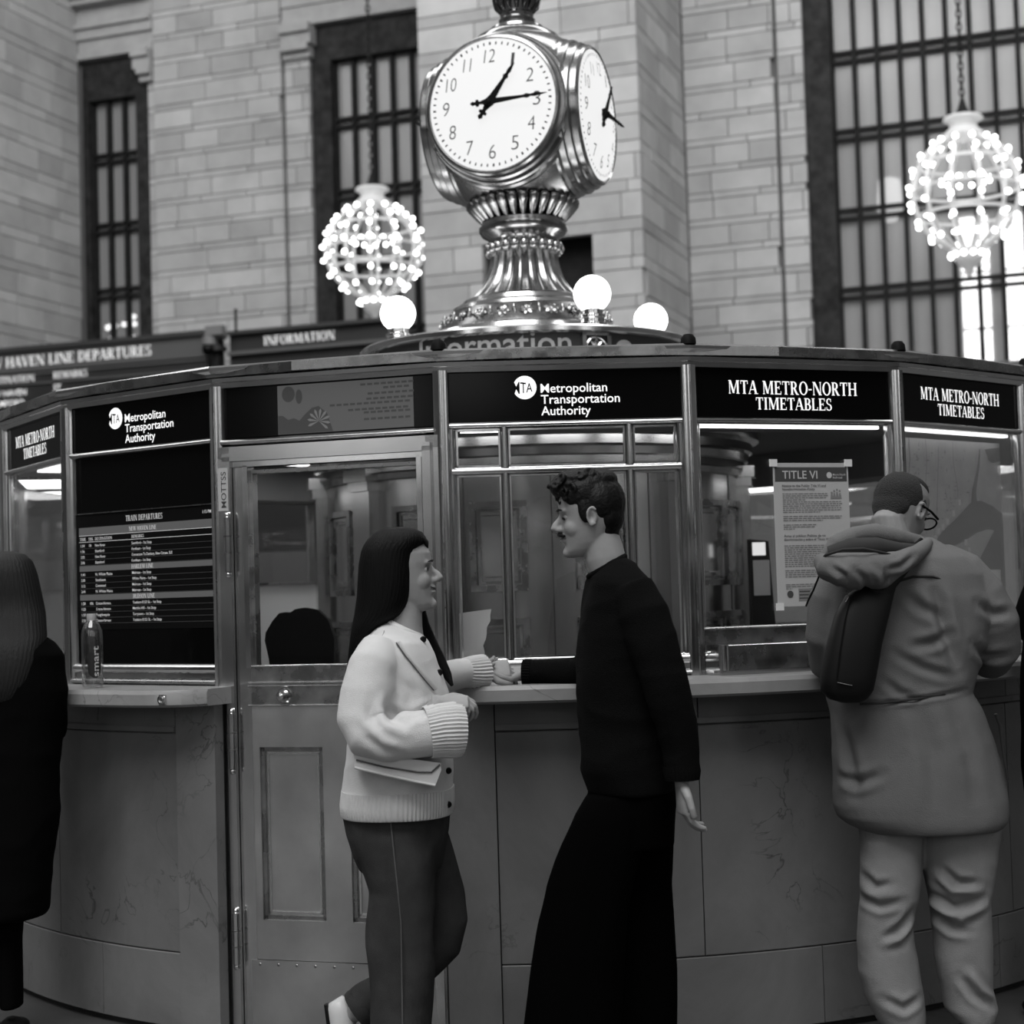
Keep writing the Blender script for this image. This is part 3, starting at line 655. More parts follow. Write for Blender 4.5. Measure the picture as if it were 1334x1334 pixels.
for z0, z1 in ((1.519, 1.699), (.871, 1.051), (.235, .4)):
    h = part('hinge', MB().tube([o2 + r2 * .05 + n2 * .04 + Z * z0, o2 + r2 * .05 + n2 * .04 + Z * z1], .013, 12), M['brass'], dr, 40)
    part('hinge_tip', MB().ball(o2 + r2 * .05 + n2 * .04 + Z * (z1 + .008), .011, nu=10, nv=6).ball(o2 + r2 * .05 + n2 * .04 + Z * (z0 - .008), .011, nu=10, nv=6), M['brass_bright'], h, 60)
    part('hinge_knuckle', MB().tube([o2 + r2 * .05 + n2 * .04 + Z * (z0 + (z1 - z0) * .33), o2 + r2 * .05 + n2 * .04 + Z * (z0 + (z1 - z0) * .36)], .0145, 12).tube([o2 + r2 * .05 + n2 * .04 + Z * (z0 + (z1 - z0) * .64), o2 + r2 * .05 + n2 * .04 + Z * (z0 + (z1 - z0) * .67)], .0145, 12), M['brass_dark'], h, 40)
st = thing('door_sticker', 'pale vertical sticker with dark capitals on the brass door casing', 'sticker', tuple(o2 + r2 * .03 + n2 * .036 + Z * 1.72))
part('sticker_sheet', fb(MB(), 2, .016, .052, 1.722, 1.865, .0345, .0355), M['paper'], st)
part('lettering', put(MB(), sans('MOTTSS', .018, .12), o2 + n2 * .036, r2, Z, .045, 1.732, rot=PI / 2), M['print'], st)

# ---- header signs
def mta_disc(mbw, mbd, o, X, Y, cx, cy, r):
    mbw.flat([(cx + p[0], cy + p[1]) for p in disc(r)], o, X, Y)
    v, f, w = BF['MTA']; W_ = r * 1.66
    pts = []
    for p in v:
        q = p[0] / w; k = 1.0 - .42 * q
        pts.append((cx - r * 1.02 + W_ * (q * 1.12 - .12 * q * q), cy + (p[1] - .5) * r * 1.15 * k - r * .02))
    mbd.add([o + X * a + Y * b for a, b in pts], f)
SIGNL = {0: 'black backlit two-line serif timetables sign at the far left of the booth', 1: 'black backlit sign with round logo above the departures screen', 3: 'black backlit sign with round logo above the three-part window', 4: 'black backlit serif timetables sign above the taped notice', 5: 'black backlit serif timetables sign above the railroad map'}
for k in (0, 1, 3, 4, 5):
    o, r, n = facet(k)
    t = thing('header_sign', SIGNL[k], 'sign', tuple(o + r * (FL / 2) + Z * 1.972), 0, 'black backlit header signs around the booth')
    part('sign_panel', fb(MB(), k, .026, FL - .026, 1.974, 2.134, -.028, -.003), M['black'], t)
    q = o - n * .0015; lt = MB()
    if k in (1, 3):
        dk = MB()
        for txt, zz, wd in (('Metropolitan', 2.063, .215), ('Transportation', 2.027, .255), ('Authority', 1.99, .16)): put(lt, sans(txt, .0285, wd), q, r, Z, .322, zz)
        mta_disc(lt, dk, q, r, Z, .271, 2.081, .038)
        part('logo_lettering', MB().add([Vector(p) + n * .0012 for p in dk.v], dk.f), M['black'], t)
    else:
        put(lt, serif('MTA METRO-NORTH', .044, .495), q, r, Z, .397, 2.051, True); put(lt, serif('TIMETABLES', .04, .293), q, r, Z, .397, 2.0, True)
    part('lettering', lt, M['white_letter'], t)['kind'] = 'stuff'
# ---- display above the door
o, r, n = facet(2)
t = thing('transom_display', 'grey slide-show screen above the brass door with flower and text lines', 'screen', tuple(o + r * (FL / 2) + Z * 1.972))
part('display_case', fb(MB(), 2, .026, FL - .026, 1.966, 2.134, -.03, -.004), M['black'], t)
part('picture', fb(MB(), 2, .222, .703, 1.968, 2.13, -.004, -.0025), emis('screen_grey', .075), t)
dkm = emis('screen_dark', .035); q = o - n * .0018; mb = MB()
for y, x0, x1 in ((2.112, .52, .69), (2.098, .6, .69), (2.081, .545, .69), (2.064, .54, .69), (2.05, .41, .69), (2.031, .475, .69), (2.02, .53, .69), (1.998, .53, .69)):
    x = x0
    while x < x1: mb.flat([(x, y), (x + .018, y), (x + .018, y + .007), (x, y + .007)], q, r, Z); x += .024
part('text_lines', mb, dkm, t)['kind'] = 'stuff'
mb = MB().flat([(.262 + p[0] * .9, 2.1 + p[1]) for p in disc(.026)], q, r, Z).flat([(.3 + p[0] * .5, 2.09 + p[1]) for p in disc(.024)], q, r, Z).flat([(.223, 1.969), (.42, 1.969), (.4, 2.03), (.37, 2.055), (.345, 2.05), (.32, 2.03), (.3, 2.01), (.28, 2.02), (.26, 2.015), (.24, 2.03), (.223, 2.03)], q, r, Z)
part('picture_shapes', mb, dkm, t)
mb = MB(); q = o - n * .0012
for i in range(9):
    a = math.radians(200 - i * 30); c = (.37, 2.005)
    mb.flat([(c[0], c[1]), (c[0] + .034 * math.cos(a - .13), c[1] + .034 * math.sin(a - .13)), (c[0] + .042 * math.cos(a), c[1] + .042 * math.sin(a)), (c[0] + .034 * math.cos(a + .13), c[1] + .034 * math.sin(a + .13))], q, r, Z)
part('flower', mb, emis('screen_light', .13), t)

# ---- departures screen (bay left of the door)
o, r, n = facet(1)
t = thing('departures_screen', 'black train departures screen behind glass in the bay left of the door', 'screen', tuple(o + r * (FL / 2) + Z * 1.205))
part('screen_glass', fb(MB(), 1, .026, FL - .026, 1.205, 1.952, -.03, -.014), M['black'], t)
part('screen_housing', fb(MB(), 1, .03, .77, 1.335, 1.752, -.014, -.012), M['blackmatte'], t)
part('top_edge', fb(MB(), 1, .03, .77, 1.75, 1.7535, -.014, -.008), M['brass_dark'], t)
hb = emis('screen_band', .08); q = o - n * .0115
for z0, z1 in ((1.673, 1.702), (1.544, 1.564), (1.44, 1.46)):
    part('line_band', fb(MB(), 1, .045, .768, z0, z1, -.012, -.0112), hb, t)
mb = MB()
for zz in (1.672, 1.649): fb(mb, 1, .045, .768, zz, zz + .0015, -.012, -.0108)
part('rule', mb, M['dim_letter'], t)
rw = MB(); lt = MB(); q = o - n * .0104
put(lt, serif('TRAIN DEPARTURES', .02, .195), q, r, Z, .403, 1.715, True); put(lt, sans('1:15 PM', .011, .042), q, r, Z, .705, 1.722)
for txt, zz, xc in (('NEW HAVEN LINE', 1.68, .395), ('HARLEM LINE', 1.547, .39), ('HUDSON LINE', 1.443, .395)): put(lt, serif(txt, .015, .145 if txt[0] == 'N' else .115), q, r, Z, xc, zz, True)
put(lt, serif('TIME', .011, .035), q, r, Z, .05, 1.6545); put(lt, serif('TRK', .011, .027), q, r, Z, .098, 1.6545); put(lt, serif('DESTINATION', .011, .095), q, r, Z, .135, 1.6545); put(lt, serif('REMARKS', .011, .066), q, r, Z, .335, 1.6545)
zz = 1.632
for i, (de, ti, tk, rm) in enumerate(DEPT):
    if i == 4: zz = 1.528
    if i == 8: zz = 1.424
    put(lt, sans(ti, .0095, .022), q, r, Z, .054, zz)
    if tk: put(lt, sans(tk, .0095, .006 * len(tk)), q, r, Z, .102, zz)
    put(lt, sans(de, .0095, .0062 * len(de)), q, r, Z, .135, zz); put(lt, sans(rm, .0095, .0056 * len(rm)), q, r, Z, .335, zz)
    fb(rw, 1, .045, .768, zz - .006, zz - .0045, -.012, -.0112); zz -= .0203
part('row_rule', rw, emis('screen_rule', .03), t); part('lettering', lt, M['dim_letter'], t)['kind'] = 'stuff'

# ---- notice taped on the glass (bay right of centre)
o, r, n = facet(4)
t = thing('taped_notice', 'long printed notice taped on the booth glass beside the man in the parka', 'notice', tuple(o + r * .45 + Z * 1.35))
X0, X1, Z0, Z1 = .308, .598, 1.35, 1.824
part('sheet', fb(MB(), 4, X0, X1, Z0, Z1, -.006, -.004), M['paper'], t)
part('heading_band', fb(MB(), 4, X0 + .006, X1 - .006, Z1 - .062, Z1 - .014, -.004, -.0035), M['print'], t)
q = o - n * .003; lt = MB(); put(lt, sans('TITLE VI', .026, .135), q, r, Z, X0 + .034, Z1 - .052)
lt.flat([(X0 + .215 + p[0], Z1 - .041 + p[1]) for p in disc(.0105)], q, r, Z)
put(lt, sans('Metro-North', .0065, .05), q, r, Z, X0 + .229, Z1 - .042); put(lt, sans('Railroad', .0065, .036), q, r, Z, X0 + .229, Z1 - .052)
part('heading_lettering', lt, mat('print_white', .5, .8), t)
lt = MB()
for txt, h, w, zz in (('Notice to the Public: Title VI and', .0085, .168, 1.744), ('Nondiscrimination Policy', .0085, .125, 1.733), (u'Aviso al p\u00fablico: Pol\u00edtica de no', .0085, .16, 1.578), (u'discriminaci\u00f3n y sobre el T\u00edtulo VI', .0085, .17, 1.566)): put(lt, sans(txt, h, w), q, r, Z, X0 + .032, zz)
part('subheading', lt, M['print'], t)
bd = MB(); rnd = random.Random(4)
def para(z0, nl, x1, dz=.0068):
    for i in range(nl):
        x = X0 + .032; e = x1 - rnd.random() * .012 - (.08 if i == nl - 1 else 0)
        while x < e:
            w = rnd.uniform(.006, .02); bd.flat([(x, z0 - i * dz), (min(x + w, e), z0 - i * dz), (min(x + w, e), z0 - i * dz + .0032), (x, z0 - i * dz + .0032)], q, r, Z); x += w + .003
para(1.72, 4, X0 + .21); para(1.693, 6, X0 + .265); para(1.645, 3, X0 + .265); para(1.617, 3, X0 + .16); para(1.548, 11, X0 + .265); para(1.466, 4, X0 + .26); para(1.42, 3, X0 + .15)
part('body_text', bd, M['ink_line'], t)['kind'] = 'stuff'
fg = MB()
for i, (x, hgt) in enumerate(((.222, .02), (.232, .026), (.243, .03), (.254, .026))):
    fg.flat([(X0 + x - .006, 1.704), (X0 + x + .007, 1.704), (X0 + x + .003, 1.704 + hgt * .75), (X0 + x - .003, 1.704 + hgt * .75)], q, r, Z).flat([(X0 + x + p[0], 1.704 + hgt + p[1]) for p in disc(.004, 10)], q, r, Z)
part('people_icon', fg, M['printgrey'], t)
part('footer_box', fb(MB(), 4, X0 + .08, X1 - .02, 1.366, 1.408, -.004, -.0034), M['printgrey'], t)
part('footer_lines', fb(fb(fb(MB(), 4, X0 + .083, X1 - .024, 1.374, 1.378, -.0034, -.003), 4, X0 + .083, X1 - .024, 1.385, 1.389, -.0034, -.003), 4, X0 + .083, X1 - .024, 1.396, 1.4, -.0034, -.003), M['print'], t)
part('footer_logo', MB().flat([(X0 + .048 + p[0], 1.39 + p[1]) for p in disc(.012)], q, r, Z), M['print'], t)
for s0, zz in ((X0, Z1), (X1, Z1), (X0 + .006, Z0)):
    part('tape', MB().box(o + r * s0 + Z * zz, r, n, Z, -.014, .014, -.004, .001, -.012, .012), mat('tape', .7, .4) if (s0, zz) == (X0, Z1) else bpy.data.materials['tape'], t)
# ---- railroad map
o, r, n = facet(5)
t = thing('railroad_map', 'large pale railroad map with dark water behind the rightmost booth glass', 'map', tuple(o + r * .4 + Z * 1.33))
M['mapland'] = mat('map_land', .42, .8, var=.12, vscale=14); M['mapwater'] = mat('map_water', .16, .8)
part('map_sheet', fb(MB(), 5, .032, .762, 1.33, 1.925, -.082, -.08), M['mapland'], t)
q = o - n * .079
part('water', MB().flat([(.762, 1.33), (.762, 1.66), (.70, 1.69), (.62, 1.71), (.55, 1.70), (.5, 1.67), (.44, 1.635), (.37, 1.6), (.33, 1.57), (.3, 1.545), (.36, 1.545), (.42, 1.54), (.5, 1.56), (.58, 1.59), (.66, 1.605), (.7, 1.6), (.66, 1.56), (.6, 1.5), (.56, 1.45), (.53, 1.4), (.55, 1.33)], q, r, Z)
     .flat([(.555, 1.7), (.565, 1.75), (.59, 1.8), (.61, 1.85), (.622, 1.9), (.63, 1.9), (.622, 1.84), (.605, 1.79), (.59, 1.74), (.595, 1.7)], q, r, Z).flat([(.66, 1.9), (.76, 1.91), (.762, 1.86), (.71, 1.85), (.68, 1.86)], q, r, Z), M['mapwater'], t)
ln = MB(); rnd = random.Random(9); q = o - n * .0785
def poly_line(pts, w):
    for (a, b), (c, d) in zip(pts, pts[1:]):
        L_ = math.hypot(c - a, d - b); nx, ny = -(d - b) / L_ * w / 2, (c - a) / L_ * w / 2
        ln.flat([(a + nx, b + ny), (a - nx, b - ny), (c - nx, d - ny), (c + nx, d + ny)], q, r, Z)
poly_line([(.18, 1.925), (.182, 1.85), (.172, 1.8), (.178, 1.75), (.19, 1.7), (.19, 1.6), (.2, 1.5)], .006)
poly_line([(.28, 1.925), (.285, 1.85), (.27, 1.76), (.275, 1.68), (.26, 1.62)], .003); poly_line([(.36, 1.9), (.35, 1.8), (.34, 1.72), (.33, 1.64), (.31, 1.58)], .003); poly_line([(.45, 1.92), (.45, 1.84), (.47, 1.76), (.47, 1.69)], .003)
for i in range(190):
    x, z = rnd.uniform(.04, .55), rnd.uniform(1.5, 1.9)
    if z < 1.5 + (x - .2) * .55 + .04: continue
    w, h = rnd.uniform(.004, .018), rnd.uniform(.0025, .004)
    if rnd.random() < .4: w, h = h, w * .8
    ln.flat([(x, z), (x + w, z), (x + w, z + h), (x, z + h)], q, r, Z)
part('map_lines', ln, M['ink_line'], t)['kind'] = 'stuff'
lb = MB()
for x, z in ((.33, 1.585), (.36, 1.6), (.39, 1.62), (.43, 1.65), (.47, 1.69), (.5, 1.545), (.52, 1.515), (.31, 1.56)): lb.flat([(x, z), (x + .018, z), (x + .018, z + .022), (x, z + .022)], q, r, Z)
lb.flat([(.52, 1.35), (.73, 1.345), (.73, 1.455), (.52, 1.455)], q, r, Z).flat([(.04, 1.865), (.15, 1.865), (.15, 1.915), (.04, 1.915)], q, r, Z)
part('map_labels', lb, mat('map_label', .6, .8), t)
part('map_title', put(MB(), sans('MTA Railroads', .011, .085), o - n * .078, r, Z, .05, 1.878), M['print'], t)
# ---- strip lights under the soffit and ceiling troffers, plus added fill panels
SL = emis('fluorescent', 3.0); M['fill_panel'] = emis('fill_panel_glow', 6)
for k in (3, 4, 5):
    o, r, n = facet(k)
    q_ = {3: 'short strip light under the soffit of the three-part window', 4: 'strip light under the soffit above the taped notice', 5: 'strip light under the soffit above the map'}[k]
    x0, x1 = (.06, .19) if k == 3 else (.05, FL - .05)
    tt = thing('strip_light', q_, 'lamp', tuple(o + r * .4 - n * .05 + Z * 1.94))
    part('tube', fb(MB(), k, x0, x1, 1.943, 1.952, -.055, -.035), SL, tt); part('holder', fb(MB(), k, x0 - .01, x1 + .01, 1.951, 1.956, -.07, -.025), M['brass_dark'], tt)
for i, (k, s0, s1, d0, d1) in enumerate(((0, .3, .62, -.2, -.04), (-1, .1, .7, -.24, -.04), (0, .66, .76, -.24, -.04), (-2, .1, .7, -.24, -.04), (8, .1, .7, -.24, -.04), (10, .1, .7, -.24, -.04), (12, .1, .7, -.24, -.04))):
    o, r, n = facet(k)
    lab = ['bright square ceiling light inside the leftmost booth window', 'bright ceiling light deep inside the leftmost booth window', 'slim bright ceiling light by the post of the leftmost window', 'ceiling light inside the booth beyond the leftmost window', 'ceiling light inside the booth behind the right-hand map bay', 'ceiling light at the back of the booth behind the brass drum', 'ceiling light at the back left inside the booth'][i]
    tt = thing('ceiling_light', lab, 'lamp', tuple(o + r * .4 - n * .1 + Z * 1.95))
    part('diffuser', fb(MB(), k, s0, s1, 1.946, 1.9545, d0, d1), SL, tt)
    part('frame', fb(fb(MB(), k, s0 - .012, s0, 1.943, 1.956, d0, d1), k, s1, s1 + .012, 1.943, 1.956, d0, d1), M['brass_dark'], tt)

for i, ac in enumerate((-50, -30, -10, 10, 30, 50, -129, -158)):  # light panels added to brighten the booth interior
    a = math.radians(ac); nd = Vector((math.sin(a), -math.cos(a), 0)); td = Vector((math.cos(a), math.sin(a), 0))
    tt = thing('booth_fill_panel', 'square light panel added inside the booth, ' + ['nearest the departures screen', 'over the passage left of the door', 'just inside the brass door', 'behind the round-logo sign of the three-part window', 'behind the man\'s head', 'nearest the taped notice', 'over the white partition', 'at the back beyond the brass drum'][i], 'lamp', tuple(CB + nd * 1.5 + Z * 2.12), 0, 'added light panels in the inner booth ceiling')
    part('diffuser', MB().box(CB + nd * 1.5, td, nd, Z, -.2, .2, -.2, .2, 2.122, 2.1295), M['fill_panel'], tt)
    part('frame', MB().box(CB + nd * 1.5, td, nd, Z, -.215, -.2, -.215, .215, 2.118, 2.1295).box(CB + nd * 1.5, td, nd, Z, .2, .215, -.215, .215, 2.118, 2.1295), M['brass_dark'], tt)
# ---- inner drum of brass doors
dm = thing('inner_drum', 'round brass drum of panelled doors standing inside the booth', 'drum', (CX, CY, 0))
part('drum_body', MB().lathe([(.93, 0), (.93, 1.94)], CB, 72), M['drum'], dm, 40)
part('drum_cornice', MB().lathe([(.93, 1.9), (.945, 1.905), (.95, 1.93), (.965, 1.935), (.965, 1.965), (.98, 1.97), (.985, 2.0), (1.0, 2.01), (1.0, 2.045), (1.03, 2.06), (1.04, 2.1), (1.04, 2.13)], CB, 72), M['drum'], dm, 30)
def dpos(a, r): return CB + Vector((math.sin(math.radians(a)), -math.cos(math.radians(a)), 0)) * r
def dframe(a0, a1, z0, z1):
    mo = MB()
    for q in ((a0, a0 + 1.5, z0, z1), (a1 - 1.5, a1, z0, z1), (a0, a1, z0, z0 + .024), (a0, a1, z1 - .024, z1)): arcblock(mo, .925, .95, q[0], q[1], q[2], q[3], max(1, int(abs(q[1] - q[0]) / 3)))
    for q in ((a0 + 1.8, a0 + 2.4, z0 + .03, z1 - .03), (a1 - 2.4, a1 - 1.8, z0 + .03, z1 - .03), (a0 + 1.8, a1 - 1.8, z0 + .03, z0 + .04), (a0 + 1.8, a1 - 1.8, z1 - .04, z1 - .03)): arcblock(mo, .925, .938, q[0], q[1], q[2], q[3], max(1, int(abs(q[1] - q[0]) / 3)))
    part('door_panel_moulding', mo, M['brass_dark'], dm)
    part('door_panel', arcblock(MB(), .925, .934, a0 + 3.0, a1 - 3.0, z0 + .055, z1 - .055, 4, .004), M['brass'], dm, 20)
for i, ac in enumerate((-62, -31, -9, 17, 52, 66, 100, 140, 180, 220, 260)):
    dframe(ac - 7, ac + 7, 1.43, 1.79); dframe(ac - 7, ac + 7, .9, 1.32)
    part('door_seam', arcblock(MB(), .925, .9325, ac + 13, ac + 13.25, 0, 1.9, 1), M['joint'], dm)
for ac in (-79, -47, 37, 79, 160, 200):
    nd = Vector((math.sin(math.radians(ac)), -math.cos(math.radians(ac)), 0)); td = Vector((math.cos(math.radians(ac)), math.sin(math.radians(ac)), 0))
    part('pilaster', MB().box(CB + nd * .93, td, nd, Z, -.055, .055, -.03, .05, 0, 1.9), M['drum'], dm)
    part('pilaster_cap', MB().box(CB + nd * .93, td, nd, Z, -.065, .065, -.03, .065, 1.86, 1.9).box(CB + nd * .93, td, nd, Z, -.075, .075, -.03, .08, 1.9, 1.95), M['drum'], dm)

# ---- tray under the notice window, things behind the glass
o, r, n = facet(4)
t = thing('service_tray', 'two-tier polished brass service tray at the foot of the notice window', 'tray', tuple(o + r * .4 + n * .05 + Z * ZC))
part('upper_guard', rail(fb(MB(), 4, .02, FL - .03, 1.236, 1.285, -.01, .012), 4, .016, FL - .03, 1.287, .006, -.012, .018), M['brass_dark'], t, 30)
part('lower_box', fb(MB(), 4, .05, FL - .05, 1.155, 1.234, .0, .085), M['brass_dark'], t)
part('box_rim', rail(MB(), 4, .046, FL - .046, 1.234, .005, 0, .092), M['brass'], t, 40)
part('end_column', stile(MB(), 4, .056, .012, 1.15, 1.236, .06, .1), M['brass'], t, 40)
part('foot', fb(fb(MB(), 4, .035, FL - .035, ZC + .001, 1.155, -.01, .1), 4, .02, FL - .02, ZC + .001, 1.148, -.02, .06), M['brass'], t)
# torn paper and pale jamb strip behind the three-part window
o, r, n = facet(3)
P = []; NN = 12
prof_ = [(.004, 1.218), (.004, 1.37)]
tp = MB(); edge = [(.118, 1.218), (.118, 1.27), (.12, 1.295), (.124, 1.31), (.126, 1.325), (.13, 1.33), (.133, 1.345), (.137, 1.35), (.14, 1.365), (.146, 1.373), (.10, 1.366), (.05, 1.362), (.03, 1.36), (.03, 1.218)]
rows_ = 8; Vv = []; Ff = []
cols_ = [(.03 + .088 * i / 8) for i in range(9)]
for i in range(9):
    x = cols_[i]
    for j in range(rows_ + 1):
        q = j / rows_; xe = .118 + (.028 * max(0, q - .3) / .7 + .004 * math.sin(j * 2.3) * (q > .2)) 
        xx = .03 + (xe - .03) * i / 8; zz = 1.218 + (.142 + .012 * i / 8) * q
        dd = -.03 - .035 * math.sin(PI * i / 8 * .9)
        Vv.append(o + r * xx + n * dd + Z * zz)
for i in range(8):
    for j in range(rows_): a = i * (rows_ + 1) + j; Ff.append((a, a + rows_ + 1, a + rows_ + 2, a + 1))
Vv2 = Vv + [p - n * .0012 for p in Vv]; m_ = len(Vv)
single('torn_paper', MB().add(Vv2, Ff + [tuple(i + m_ for i in f)[::-1] for f in Ff]), mat('curled_paper', .5, .8), 'curled torn-edged paper standing behind the glass above the joined hands', 'paper', 40)
single('jamb_strip', fb(fb(MB(), 3, .028, .052, 1.21, 1.95, -.09, -.085), 3, .03, .05, 1.21, 1.95, -.085, -.06), mat('pale_strip', .3, .6), 'pale vertical strip inside the glass at the edge of the three-part window', 'panel')
# inside seen through the door glass
pb = at(365, 762, 8.9); wb = thing('white_partition', 'white low partition board seen through the door glass', 'partition', (pb.x, 8.9, 0))
part('board', MB().abox(pb.x - .55, pb.x + .5, 8.9, 8.93, .5, pb.z), mat('white_board', .8, .6), wb); part('board_rail', MB().abox(pb.x - .56, pb.x + .51, 8.88, 8.95, pb.z, pb.z + .012), M['brass_dark'], wb)
part('board_foot', MB().abox(pb.x - .55, pb.x - .5, 8.8, 9.0, 0, .5).abox(pb.x + .45, pb.x + .5, 8.8, 9.0, 0, .5), M['brass_dark'], wb)
cp = at(392, 830, 6.5)
ch = thing('desk_chair', 'black padded desk chair with rounded back inside the door glass', 'chair', (cp.x, 6.5, 0))
bk_ = MB()
pr_ = [(-.12, .62), (-.115, .95), (-.11, 1.12), (-.118, 1.2), (-.132, 1.27), (-.128, 1.3), (-.1, 1.345), (-.075, 1.372), (-.055, 1.375), (-.035, 1.372), (-.015, 1.385), (.02, 1.39), (.07, 1.38), (.11, 1.34), (.13, 1.27), (.12, .95), (.13, .62)]
bk_.prism(pr_, (cp.x, 6.5, 0), Vector((1, 0, 0)), Z, Vector((0, 1, 0)), -.04, .04)
part('backrest', bk_, M['blackmatte'], ch, 30)
part('seat', MB().ball((cp.x, 6.26, .55), (.23, .22, .05)), M['blackmatte'], ch, 60)
part('stem', MB().tube([Vector((cp.x, 6.28, .1)), Vector((cp.x, 6.28, .52))], .03, 10), M['brass_dark'], ch, 40)
for i in range(5):
    a = 2 * PI * i / 5; part('leg', MB().tube([Vector((cp.x, 6.28, .1)), Vector((cp.x + .26 * math.cos(a), 6.28 + .26 * math.sin(a), .05)), Vector((cp.x + .27 * math.cos(a), 6.28 + .27 * math.sin(a), .0))], .02, 8), M['blackmatte'], ch, 40)
mp_ = at(992, 745, 7.3); mo_ = thing('desk_terminal', 'black desk terminal with small lit screen behind the notice window', 'terminal', (mp_.x, 7.3, 1.0))
part('casing', MB().prism([(-.05, 1.0), (.06, 1.0), (.03, mp_.z + .13), (-.05, mp_.z + .14)], (mp_.x, 7.3, 0), Vector((1, 0, 0)), Z, Vector((0, 1, 0)), -.03, .05), M['blackmatte'], mo_)
part('lit_screen', MB().abox(mp_.x - .04, mp_.x + .015, 7.262, 7.268, mp_.z + .07, mp_.z + .125), emis('terminal_screen', .8), mo_)
part('keys', MB().abox(mp_.x - .04, mp_.x + .03, 7.264, 7.268, mp_.z - .1, mp_.z + .05), M['printgrey'], mo_)
dk = thing('inner_desk', 'dark curved worktop running round the inside of the booth', 'desk', (CX, CY, 0)); part('worktop', arcblock(MB(), 1.55, 2.2, 5, 170, .9, 1.02, 40), M['blackmatte'], dk); part('apron', arcblock(MB(), 1.6, 2.15, 6, 169, .0, .9, 40), M['blackmatte'], dk)

# ================================================================== roof: lettered drum, globes, clock
def APOS(a, r, z): return CB + Vector((math.sin(a), -math.cos(a), 0)) * r + Z * z
rd = thing('roof_drum', 'dark round lettered drum on the booth roof under the clock', 'sign', tuple(CB + Z * 2.2))
part('drum_wall', MB().lathe([(.73, 2.2), (.73, 2.5)], CB, 72), mat('drum_dark', .025, .45), rd, 40)
part('drum_rim', MB().lathe([(.725, 2.488), (.745, 2.49), (.76, 2.5), (.76, 2.518), (.75, 2.526), (.45, 2.535), (.2, 2.535)], CB, 72), M['brass'], rd, 30)
def wrap(mb, t2, a0, z, r):
    v, f, w = t2
    mb.add([APOS(a0 + p[0] / r, r, z + p[1]) for p in v], f); return mb
tx = MB(); A0 = math.radians(-39)
wrap(tx, sans('I', .098, .018), A0, 2.405, .7315); wrap(tx, sans('nformation', .098, .64), A0 + .036 / .73, 2.405, .7315)
part('lettering', tx, M['band_letter'], rd)['kind'] = 'stuff'
for ac in (22.5, -67.5, 112.5, 202.5):
    a = math.radians(ac); nd = Vector((math.sin(a), -math.cos(a), 0)); td = Vector((math.cos(a), math.sin(a), 0)); c = CB + nd * .732 + Z * 2.43
    fr = part('grille_frame', MB().box(c, td, nd, Z, -.066, -.048, -.01, .012, -.2, .065).box(c, td, nd, Z, .048, .066, -.01, .012, -.2, .065).box(c, td, nd, Z, -.066, .066, -.01, .012, .05, .065).box(c, td, nd, Z, -.066, .066, -.01, .012, -.075, -.055), M['brass_dark'], rd)
    ro = MB().lathe([(.046, 0), (.05, .006), (.044, .01), (.04, .006)], c, 20, axis=(td, Z, nd))
    for i in range(8):
        b = 2 * PI * i / 8; ro.tube([c + (td * math.cos(b) + Z * math.sin(b)) * q + nd * .006 for q in (.004, .024, .04)], [.004, .009, .003], 6)
    ro.ball(c + nd * .006, .01, nu=8, nv=6); part('rosette', ro, M['brass'], fr, 50)
    lg = MB()
    for aa in (a + .19,):
        lg.add([APOS(aa + p[0] / .73, .7315, 2.42 + p[1]) for p in disc(.05, 20)], [tuple(range(20))])
    part('roundel', lg, M['band_letter'], rd)
for i, (ac, lab) in enumerate(((25.5, 'glowing white globe lamp right of the clock pedestal, the nearest globe'), (107, 'glowing white globe lamp half hidden behind the right of the roof drum'), (-69, 'glowing white globe lamp left of the clock pedestal'))):
    p = APOS(math.radians(ac), .61 if i else .64, 0)
    t = thing('globe_lamp', lab, 'lamp', (p.x, p.y, 2.52), 0, 'white globe lamps around the clock')
    part('globe', MB().ball((p.x, p.y, 2.673), .079, nu=28, nv=18), M['globe'], t, 60)
    part('fitter', MB().lathe([(.05, 2.52), (.062, 2.525), (.062, 2.545), (.05, 2.55), (.05, 2.565), (.056, 2.57), (.056, 2.58), (.046, 2.585), (.046, 2.6), (.05, 2.604), (.03, 2.606)], (p.x, p.y, 0), 24), M['brass_bright'], t, 40)

ck = thing('station_clock', 'four-faced brass ball clock with lit white dials on a fluted pedestal', 'clock', tuple(CB + Z * 2.535))
ZK = 3.562
part('base_disc', MB().lathe([(.2, 2.536), (.44, 2.536), (.445, 2.545), (.43, 2.595), (.42, 2.602), (.37, 2.605)], CB, 72), M['brass'], ck, 30)
rl = part('relief_band', MB().lathe([(.41, 2.6), (.395, 2.625), (.35, 2.68), (.335, 2.7)], CB, 72), M['clock_dark'], ck, 40)
orn = MB()
for i in range(22):
    a = 2 * PI * i / 22; nd = Vector((math.sin(a), -math.cos(a), 0)); td = Vector((math.cos(a), math.sin(a), 0)); c = CB + nd * .375 + Z * 2.65
    up = (Z * .8 - nd * .6).normalized(); fw = td.cross(up); fw = fw if fw.dot(nd) > 0 else -fw
    for q in range(7):
        b = 2 * PI * q / 7; orn.tube([c + (td * math.cos(b) + up * math.sin(b)) * k + fw * .004 for k in (.006, .02, .034)], [.006, .011, .004], 5)
    orn.ball(c + fw * .006, .011, nu=7, nv=5).ball(c + td * .053 + fw * .002, (.009, .009, .03), nu=6, nv=5)
part('rosettes', orn, M['clock'], rl, 60)['kind'] = 'stuff'
